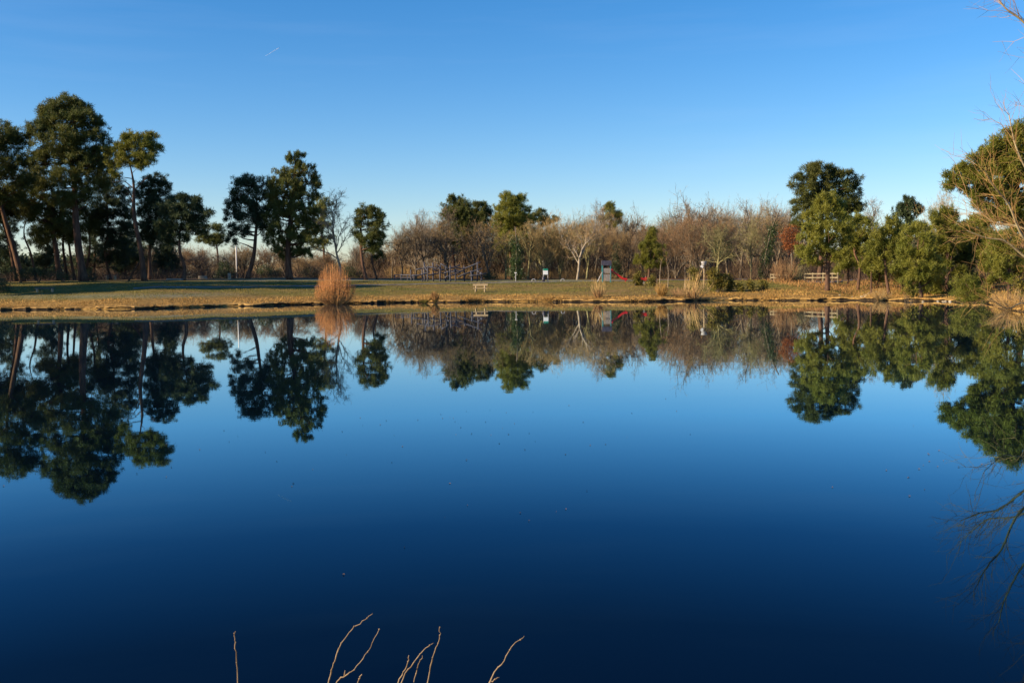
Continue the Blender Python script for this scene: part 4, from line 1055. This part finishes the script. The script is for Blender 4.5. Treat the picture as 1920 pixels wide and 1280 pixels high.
def stone_block(px, d, size, label, mtl=STONE, name='stone_block'):
    x = colx(px, d); p = (x, d, gz(x, d)); sx, sy, sz = size
    V = []; mb = MB()
    n = 9
    for k, (zz, sc) in enumerate(((-.15, 1.0), (.6, 1.0), (.92, .96), (1.0, .82))):
        for j in range(12):
            a = j / 12 * 6.283; c, s_ = math.cos(a), math.sin(a); mm = max(abs(c), abs(s_)) ** .8
            V.append((c / mm * sx / 2 * sc * rng.uniform(.96, 1.04), s_ / mm * sy / 2 * sc * rng.uniform(.96, 1.04), zz * sz))
    V.append((0, 0, sz)); T = []
    for k in range(3):
        for j in range(12):
            a, b = k * 12 + j, k * 12 + (j + 1) % 12; T += [(a, b, b + 12), (a, b + 12, a + 12)]
    for j in range(12): T.append((36 + j, 36 + (j + 1) % 12, 48))
    mb.add(V, T)
    o = ob(name, mb.mesh(name, mtl), None, p); tag(o, label, 'block'); return o
stone_block(430, 157, (.5, .4, .95), 'upright pale stone marker block left of the leaning round pine')
stone_block(380, 160, (1.4, .7, .5), 'low lichen-covered stone block left of the pale marker')

def log_thing(px0, px1, d, r, label):
    a = at(px0, 520, d); b = at(px1, 520, d); a[2] = gz(a[0], d) + r * .8; b[2] = gz(b[0], d) + r * .8
    c = (a + b) / 2; mb = MB()
    P = smooth_path([a, (a + b) / 2 + (0, .1, .03), b], 4); mb.tube(P - c, np.linspace(r, r * .85, len(P)), 9)
    o = ob('fallen_log', mb.mesh('fallen_log', BARK_PALE, True), None, c); tag(o, label, 'log')
log_thing(312, 343, 149, .16, 'pale fallen log lying at the foot of the kinked-trunk pine')
def leaning_log():
    d = 152; a = at(240, 524, d); a[2] = gz(a[0], d) - .1; b = at(261, 491, d)
    P = smooth_path([a, (a + b) / 2, b], 3) - a; mb = MB(); mb.tube(P, np.linspace(.16, .1, len(P)), 8)
    o = ob('leaning_log', mb.mesh('leaning_log', BARK_PINE, True), None, a); tag(o, 'dark log leaning against the slim leaning pine', 'log')
leaning_log()

def white_pole():
    d = 178; x = colx(444, d); g = gz(x, d); top = at(444, 458, d)[2]
    mb = MB(); mb.tube([(0, 0, -.3), (0, 0, (top - g) * .5), (0, 0, top - g)], [.11, .1, .09], 10)
    o = thing('white_pole', (x, d, g), 'tall plain white pole among the trees left of the round pine', 'pole')
    part('pole', mb, WHITEP, o, True)
    mb = MB(); mb.tube([(0, 0, top - g), (0, 0, top - g + .12)], [.11, .03], 10); part('cap', mb, WHITEP, o, True)
white_pole()

def post_rail(name, label, cat, pts, d0, d1, h, nr, mtl, pr=.07, deck=False):
    A = at(pts[0], 520, d0); B = at(pts[-1], 520, d1)
    pos = []
    for px in pts:
        f = (px - pts[0]) / (pts[-1] - pts[0]); d = d0 + (d1 - d0) * f
        x = colx(px, d); pos.append(np.array((x, d, gz(x, d))))
    if deck:
        for p in pos: p[2] = pos[0][2] + (pos[-1][2] * 0)
    org = pos[0].copy(); o = thing(name, org, label, cat)
    if deck:
        v = pos[-1] - pos[0]
        mb = MB(); mb.box((0, 0, 0), (np.linalg.norm(v[:2]) + .3, 1.5, .12), rotz(math.atan2(v[1], v[0])))
        c = part('deck', mb, WOOD_BLUE, o); c.location = tuple(v / 2 + np.array((.2, .7, -.02)))
    for p in pos:
        mb = MB(); hh = h * rng.uniform(.97, 1.05)
        mb.box((0, 0, hh / 2 - .1), (pr * 2, pr * 2, hh + .2), None, .02); c = part('post', mb, mtl, o); c.location = tuple(p - org)
    for a, b in zip(pos[:-1], pos[1:]):
        for k in range(nr):
            z = h * (.9 - .42 * k)
            mb = MB(); off = np.array((0, -pr - .035, z)); v = b - a
            Lr = np.linalg.norm(v); ang = math.atan2(v[1], v[0])
            mb.box((0, 0, 0), (Lr + .08, .06, .13), rotz(ang) @ roty(-math.asin(v[2] / Lr)))
            c = part('rail', mb, mtl, o); c.location = tuple((a + b) / 2 - org + off)
post_rail('timber_fence', 'weathered footbridge railing in front of the shrubs, behind the light-green pine', 'fence', [1509, 1524, 1543.5, 1561, 1571], 133, 127, 1.2, 2, WOOD_FENCE, .075, True)
post_rail('timber_fence', 'short weathered railing left of the footbridge railing', 'fence', [1445, 1451, 1462, 1468, 1475], 137, 135, 1.0, 2, WOOD_FENCE, .075)
post_rail('timber_fence', 'low dark rail fence at the left end of the climbing frame', 'fence', [740, 752, 764, 776], 158, 157, .95, 2, WOOD_BLUE, .08)

def climbing_frame():
    d = 152
    x0 = colx(845, d); g = gz(x0, d); org = np.array((x0, d, g))
    o = thing('climbing_frame', org, 'climbing frame of criss-crossed blue-grey logs on the far lawn', 'playground')
    posts = [(770, 505, .5), (791.5, 505, 0), (795.5, 491, 1), (802, 499, -.6), (811.5, 492, .8), (826, 496, -.2), (836, 498, 1.2), (844, 497, -.8), (854, 503, .3), (870, 498, 1), (883, 507, -.5), (895, 491, .6), (902, 510, -.2)]
    for px, top, dy in posts:
        t = at(px, top, d + dy); b = np.array((t[0] + rng.normal() * .06, d + dy, gz(t[0], d + dy) - .2))
        mb = MB(); mb.tube(smooth_path([b - org, (b + t) / 2 - org + rng.normal(size=3) * .03, t - org], 2), [.125, .12, .11, .105, .1], 8); part('post', mb, WOOD_BLUE, o, True)
    logs = [((780, 505.5), (800, 502), .2, .4), ((772, 517), (800, 513), -.5, 0), ((790, 514), (806, 510), .6, .2), ((795, 497), (802, 509), .8, -.5), ((800, 500), (820, 503), .5, 0), ((818, 496), (828, 508), -.7, -.2), ((806, 500), (832, 506), 1, .4),
            ((826, 494), (842, 504), -.3, -.8), ((842, 503), (862, 497), -.8, .2), ((832, 512), (858, 506), .6, 0), ((836, 519), (866, 508), -.8, .4), ((846, 511), (872, 508), 1, .8), ((858, 519), (884, 509), -.5, -.4), ((866, 505), (901, 491), .9, .6),
            ((868, 516), (904, 503), -.3, -.2), ((880, 517), (912, 512), -.7, -.3), ((894, 506), (905, 515), .5, -.3), ((812, 505), (836, 514), -.4, .6), ((850, 500), (876, 503), .2, .9), ((800, 517), (828, 511), -.6, .8)]
    for (a, b, da, db) in logs:
        A = at(*a, d + da) - org; B = at(*b, d + db) - org
        mb = MB(); mb.tube(smooth_path([A, (A + B) / 2 + rng.normal(size=3) * .06, B], 2), [.1, .1, .095, .09, .085], 7); part('log', mb, WOOD_BLUE, o, True)
climbing_frame()

def playground_tower():
    d = 140; x = colx(1137, d); g = gz(x, d); org = np.array((x, d, g))
    top = at(1137, 488.5, d)[2] - g
    o = thing('slide_tower', org, 'playground tower with teal posts, dark roof and red slide', 'playground')
    w = .56; ph = top - .62
    for sx in (-1, 1):
        for sy in (-1, 1):
            mb = MB(); mb.box((sx * w, sy * w, ph / 2 - .05), (.11, .11, ph + .25), None, .025); part('post', mb, TEAL, o)
    mb = MB()
    V = [(-w - .12, -w - .14, ph - .05), (w + .12, -w - .14, ph - .05), (w + .12, w + .14, ph - .05), (-w - .12, w + .14, ph - .05),
         (-w - .10, -.35, top), (w + .10, -.35, top), (w + .10, .35, top), (-w - .10, .35, top)]
    T = [(0, 1, 5), (0, 5, 4), (1, 2, 6), (1, 6, 5), (2, 3, 7), (2, 7, 6), (3, 0, 4), (3, 4, 7), (4, 5, 6), (4, 6, 7), (0, 3, 2), (0, 2, 1)]
    mb.add(V, T); part('roof', mb, DARKP, o)
    mb = MB(); mb.box((0, 0, 1.28), (2 * w - .02, 2 * w - .02, .08)); part('platform', mb, GREYP, o)
    for z0, h, n in ((1.36, .58, 4), (.15, .95, 3)):
        for j in range(n):
            mb = MB(); ww = (2 * w - .14) / n; mb.box((-w + .07 + ww * (j + .5), -w, z0 + h / 2), (ww - .02, .04, h)); part('panel_board', mb, GREYP, o)
    # slide
    P = smooth_path([(w - .02, 0, 1.36), (w + .35, 0, 1.34), (w + 1.05, 0, .85), (w + 1.75, 0, .34), (w + 2.35, 0, .24)], 4)
    sl = MB(); prof = [(-.3, .26), (-.3, .02), (-.2, -.03), (.2, -.03), (.3, .02), (.3, .26), (.25, .26), (.25, .05), (-.25, .05), (-.25, .26)]
    V = []; k = len(prof)
    for i, p in enumerate(P):
        hs = 1.9 if i < 4 else 1.0
        for (a, b) in prof: V.append((p[0], p[1] + a, p[2] + (b * hs if b > .1 else b)))
    T = []
    for i in range(len(P) - 1):
        for j in range(k):
            a, b = i * k + j, i * k + (j + 1) % k; T += [(a, b, b + k), (a, b + k, a + k)]
    sl.add(V, T); s_ = part('slide', sl, REDP, o)
    mb = MB(); mb.box((w + 2.1, 0, .06), (.1, .4, .3)); part('slide_foot', mb, REDP, s_)
    # ladder
    for sy in (-1, 1):
        mb = MB(); mb.tube([(-w - .75, sy * .25, -.05), (-w - .03, sy * .25, 1.42)], .03, 6); part('ladder_rail', mb, METAL, o, True)
    for j in range(4):
        f = (j + 1) / 5; mb = MB(); mb.tube([(-w - .75 + .72 * f, -.25, 1.47 * f - .05), (-w - .75 + .72 * f, .25, 1.47 * f - .05)], .022, 6); part('rung', mb, METAL, o, True)
playground_tower()

def spring_rider():
    d = 133; x = colx(1207, d); g = gz(x, d); o = thing('spring_rider', (x, d, g), 'red spring rider behind the upright gorse bush', 'playground')
    n = 40; a = np.linspace(0, 8 * math.pi, n); mb = MB(); mb.tube(np.stack([.1 * np.cos(a), .1 * np.sin(a), np.linspace(-.02, .42, n)], 1), .018, 5); part('spring', mb, METAL, o, True)
    for s in (-1, 1):
        mb = MB(); R_ = rotx(math.pi / 2)
        ring = [(-.38, .42), (.36, .42), (.42, .62), (.34, .92), (.16, .84), (0, .72), (-.2, .78), (-.4, .86)]
        V = [(p, s * .14 - .02, q) for p, q in ring] + [(p, s * .14 + .02, q) for p, q in ring]; k = len(ring); T = []
        for j in range(k): T += [(j, (j + 1) % k, k + (j + 1) % k), (j, k + (j + 1) % k, k + j)]
        for j in range(1, k - 1): T += [(0, j, j + 1), (k, k + j + 1, k + j)]
        mb.add(V, T); part('side_panel', mb, REDP, o)
    mb = MB(); mb.box((-.05, 0, .6), (.34, .24, .05), None, .03); part('seat', mb, DARKP, o)
    mb = MB(); mb.tube([(.24, -.3, .95), (.24, .3, .95)], .025, 6); part('handlebar', mb, METAL, o, True)
spring_rider()

def notice_board():
    d = 146; x = colx(1023, d); g = gz(x, d); k = F_PX / d
    t = at(1023, 503.5, d)[2] - g
    o = thing('notice_board', (x, d, g), 'notice board with white panel under a green header on posts', 'sign')
    for s in (-1, 1):
        mb = MB(); mb.box((s * .33, .05, t / 2 - .1), (.09, .09, t + .1), None, .02); part('post', mb, METAL, o)
    mb = MB(); mb.box((0, -.02, t - .14), (.72, .05, .26)); part('header', mb, GREENP, o)
    mb = MB(); mb.box((0, -.02, t - .28 - .3), (.68, .05, .58)); part('panel', mb, PANELP, o)
    mb = MB(); mb.tube([(-.32, -.2, -.02), (-.32, -.2, .72)], [.2, .22], 10); b = ob('litter_bin', mb.mesh('litter_bin', DARKP, True), None, (x, d, g))
    tag(b, 'dark blue litter bin at the left foot of the notice board', 'bin')
notice_board()

def hoop(px, label):
    d = 143; x = colx(px, d); g = gz(x, d)
    a = np.linspace(0, math.pi, 13); mb = MB()
    P = [(-.24, 0, -.1)] + [(-.24 * math.cos(t), 0, .26 + .2 * math.sin(t)) for t in a] + [(.24, 0, -.1)]
    mb.tube(P, .045, 7)
    o = ob('metal_hoop', mb.mesh('metal_hoop', METAL, True), None, (x, d, g)); tag(o, label, 'hoop', 'low metal hoops on the lawn')
hoop(1000.5, 'low grey metal hoop left of the notice board')
hoop(1055, 'low grey metal hoop right of the notice board')

def post_marker():
    d = 147; x = colx(967, d); g = gz(x, d); t = at(967, 512, d)[2] - g
    o = thing('marker_post', (x, d, g), 'small grey post with a flat pale top left of the hoops', 'post')
    mb = MB(); mb.box((0, 0, t / 2 - .1), (.1, .1, t + .1), None, .02); part('post', mb, METAL, o)
    mb = MB(); mb.box((0, -.01, t + .05), (.34, .16, .12), None, .03); part('top', mb, WHITEP, o)
post_marker()

def hopper():
    d = 122; x = colx(1320, d); g = gz(x, d); t = at(1320, 490, d)[2] - g
    o = thing('hopper_post', (x, d, g), 'grey bucket-shaped hopper on a wooden post above the gorse', 'post')
    mb = MB(); mb.tube([(0, 0, -.1), (.02, 0, t * .5), (0, 0, t - .35)], [.075, .07, .065], 8); part('post', mb, WOOD_PALE, o, True)
    mb = MB(); mb.tube([(0, 0, t - .5), (0, 0, t - .46), (0, 0, t - .05), (0, 0, t)], [.18, .24, .37, .39], 14); part('hopper', mb, METAL, o, True)
    mb = MB(); mb.box((-.27, -.1, t - .62), (.34, .03, .26), roty(.6)); part('plate', mb, WHITEP, o)
hopper()

def stones(px, py, n, spread, label):
    c = hit(px, py); mb = MB()
    for i in range(n):
        p = c + np.array((rng.normal() * spread[0], rng.normal() * spread[1], 0)); p[2] = max(gz(p[0], p[1]), 0) + .04
        s_ = rng.uniform(.05, .14)
        V = unit(10) * np.array((1, .9, .6)) * s_
        th = np.arange(6) * 1.047
        V = np.concatenate([np.stack([np.cos(th), np.sin(th), th * 0 - .2], 1), np.stack([.6 * np.cos(th + .5), .6 * np.sin(th + .5), th * 0 + .55], 1), [(0, 0, .7)]]) * s_ * rng.uniform(.8, 1.2, (13, 1))
        T = []
        for j in range(6): T += [(j, (j + 1) % 6, 6 + j), ((j + 1) % 6, 6 + (j + 1) % 6, 6 + j), (6 + j, 6 + (j + 1) % 6, 12)]
        mb.add(V + p, T)
    tag(ob('bank_stones', mb.mesh('bank_stones', STONE)), label, None, None, 'stuff')
stones(1611, 559, 60, (.75, 1.1), 'pale rubble stones where the ditch meets the pond')
stones(1790, 563, 30, (1.3, .4), 'pale stones along the water left of the little pine bush')

# ------------------------------------------------------------------ floating specks, stems, contrail
def debris():
    pts = []
    for (cx, cy, sx, sy, n) in ((900, 800, 150, 40, 40), (1760, 860, 60, 30, 22), (420, 860, 160, 40, 16), (950, 945, 110, 25, 8), (700, 1060, 80, 30, 2), (1200, 780, 300, 60, 12)):
        for i in range(n): pts.append((rng.normal(cx, sx), rng.normal(cy, sy)))
    mb = MB()
    for x, y in pts:
        if y < 640: continue
        v = ray(x, y); t = -CAM_H / v.z; c = np.array((v.x * t, v.y * t, .006)); a = rng.uniform(0, 6.28); l = rng.uniform(.008, .022)
        e = np.array((math.cos(a), math.sin(a), 0)); f = np.array((-math.sin(a), math.cos(a), 0))
        mb.add([c - e * l, c + f * l * .4 + (0, 0, .01), c + e * l, c - f * l * .4 + (0, 0, .008)], [(0, 1, 2), (0, 2, 3)])
    tag(ob('floating_leaves', mb.mesh('floating_leaves', TWIG_DARK)), 'scattered tiny leaves floating on the still pond', None, None, 'stuff')
debris()

S = [([(446, 1290), (442, 1222), (440, 1195), (441, 1182)], 'straight upright dry stem, leftmost at the bottom of the picture'),
     ([(614, 1290), (624, 1250), (634, 1218), (655, 1185), (680, 1164), (700, 1149)], 'tallest dry stem in the foreground, arching to the right'),
     ([(626, 1290), (645, 1268), (664, 1254), (690, 1220), (711, 1180)], 'dry stem with an elbow, right beside the tallest stem'),
     ([(668, 1290), (674, 1272), (679, 1263)], 'very short dry stem tip right of the elbowed stem'),
     ([(744, 1290), (762, 1250), (768, 1228)], 'short upright dry stem, left one of the middle bunch'),
     ([(748, 1290), (775, 1242), (795, 1218), (813, 1203)], 'thin dark stem arching right in the middle bunch'),
     ([(774, 1290), (785, 1245), (794, 1229)], 'short thin stem inside the middle bunch'),
     ([(800, 1290), (812, 1232), (822, 1205), (825, 1190), (824, 1175)], 'tallest stem of the middle bunch, upright at its tip'),
     ([(914, 1290), (945, 1237), (963, 1208), (984, 1192)], 'arching dry stem, rightmost at the bottom of the picture'),
     ([(912, 1292), (924, 1276), (936, 1269)], 'short side stem at the foot of the rightmost arching stem')]
for i, (pts, lab) in enumerate(S):
    d = 4.9 + .12 * (i % 4)
    Q = [at(x, y, d) for x, y in pts]
    dirn = (Q[0] - Q[1]); dirn /= np.linalg.norm(dirn)
    b = np.array((Q[0][0] + dirn[0] * .25, 4.35, 0)); b[2] = gz(b[0], b[1]) - .06
    mid = (Q[0] + b) / 2 + np.array((dirn[0] * .1, .06, 0))
    P = smooth_path([b, mid] + Q, 5) - b
    P = P + rng.normal(size=P.shape) * .0016
    mb = MB(); mb.tube(P, np.linspace(.0054, .002 if len(pts) > 3 else .0026, len(P)) * rng.uniform(.85, 1.15, len(P)), 6)
    for j in range(len(P) // 3, len(P), 5):
        mb.tube([P[j] - (0, 0, .004), P[j], P[j] + (0, 0, .004)], [.003, .005, .003], 6)
    if i == 2:
        e = at(646, 1266, d) - b; mb.tube([e, e + (.004, 0, .03)], [.005, .002], 5)
    if i == 1:
        e = at(633, 1222, d) - b; mb.tube([e, e + (.016, 0, .035)], [.003, .0015], 5)
    o = ob('dry_stem', mb.mesh('dry_stem', STEM, True), None, b)
    tag(o, lab, 'stem', 'dry stems rising in the foreground')

def contrail():
    d = 44000.0
    a, b = at(498, 105, d), at(524, 89.5, d); c = (a + b) / 2
    P = smooth_path([a - c, np.zeros(3), b - c], 6); mb = MB(); mb.tube(P, np.interp(np.linspace(0, 1, len(P)), [0, .3, 1], [1.5, 3.5, 6]), 6)
    o = ob('contrail', mb.mesh('contrail', CONTRAIL, True), None, c); tag(o, 'short thin white contrail high in the blue sky', 'contrail')
contrail()
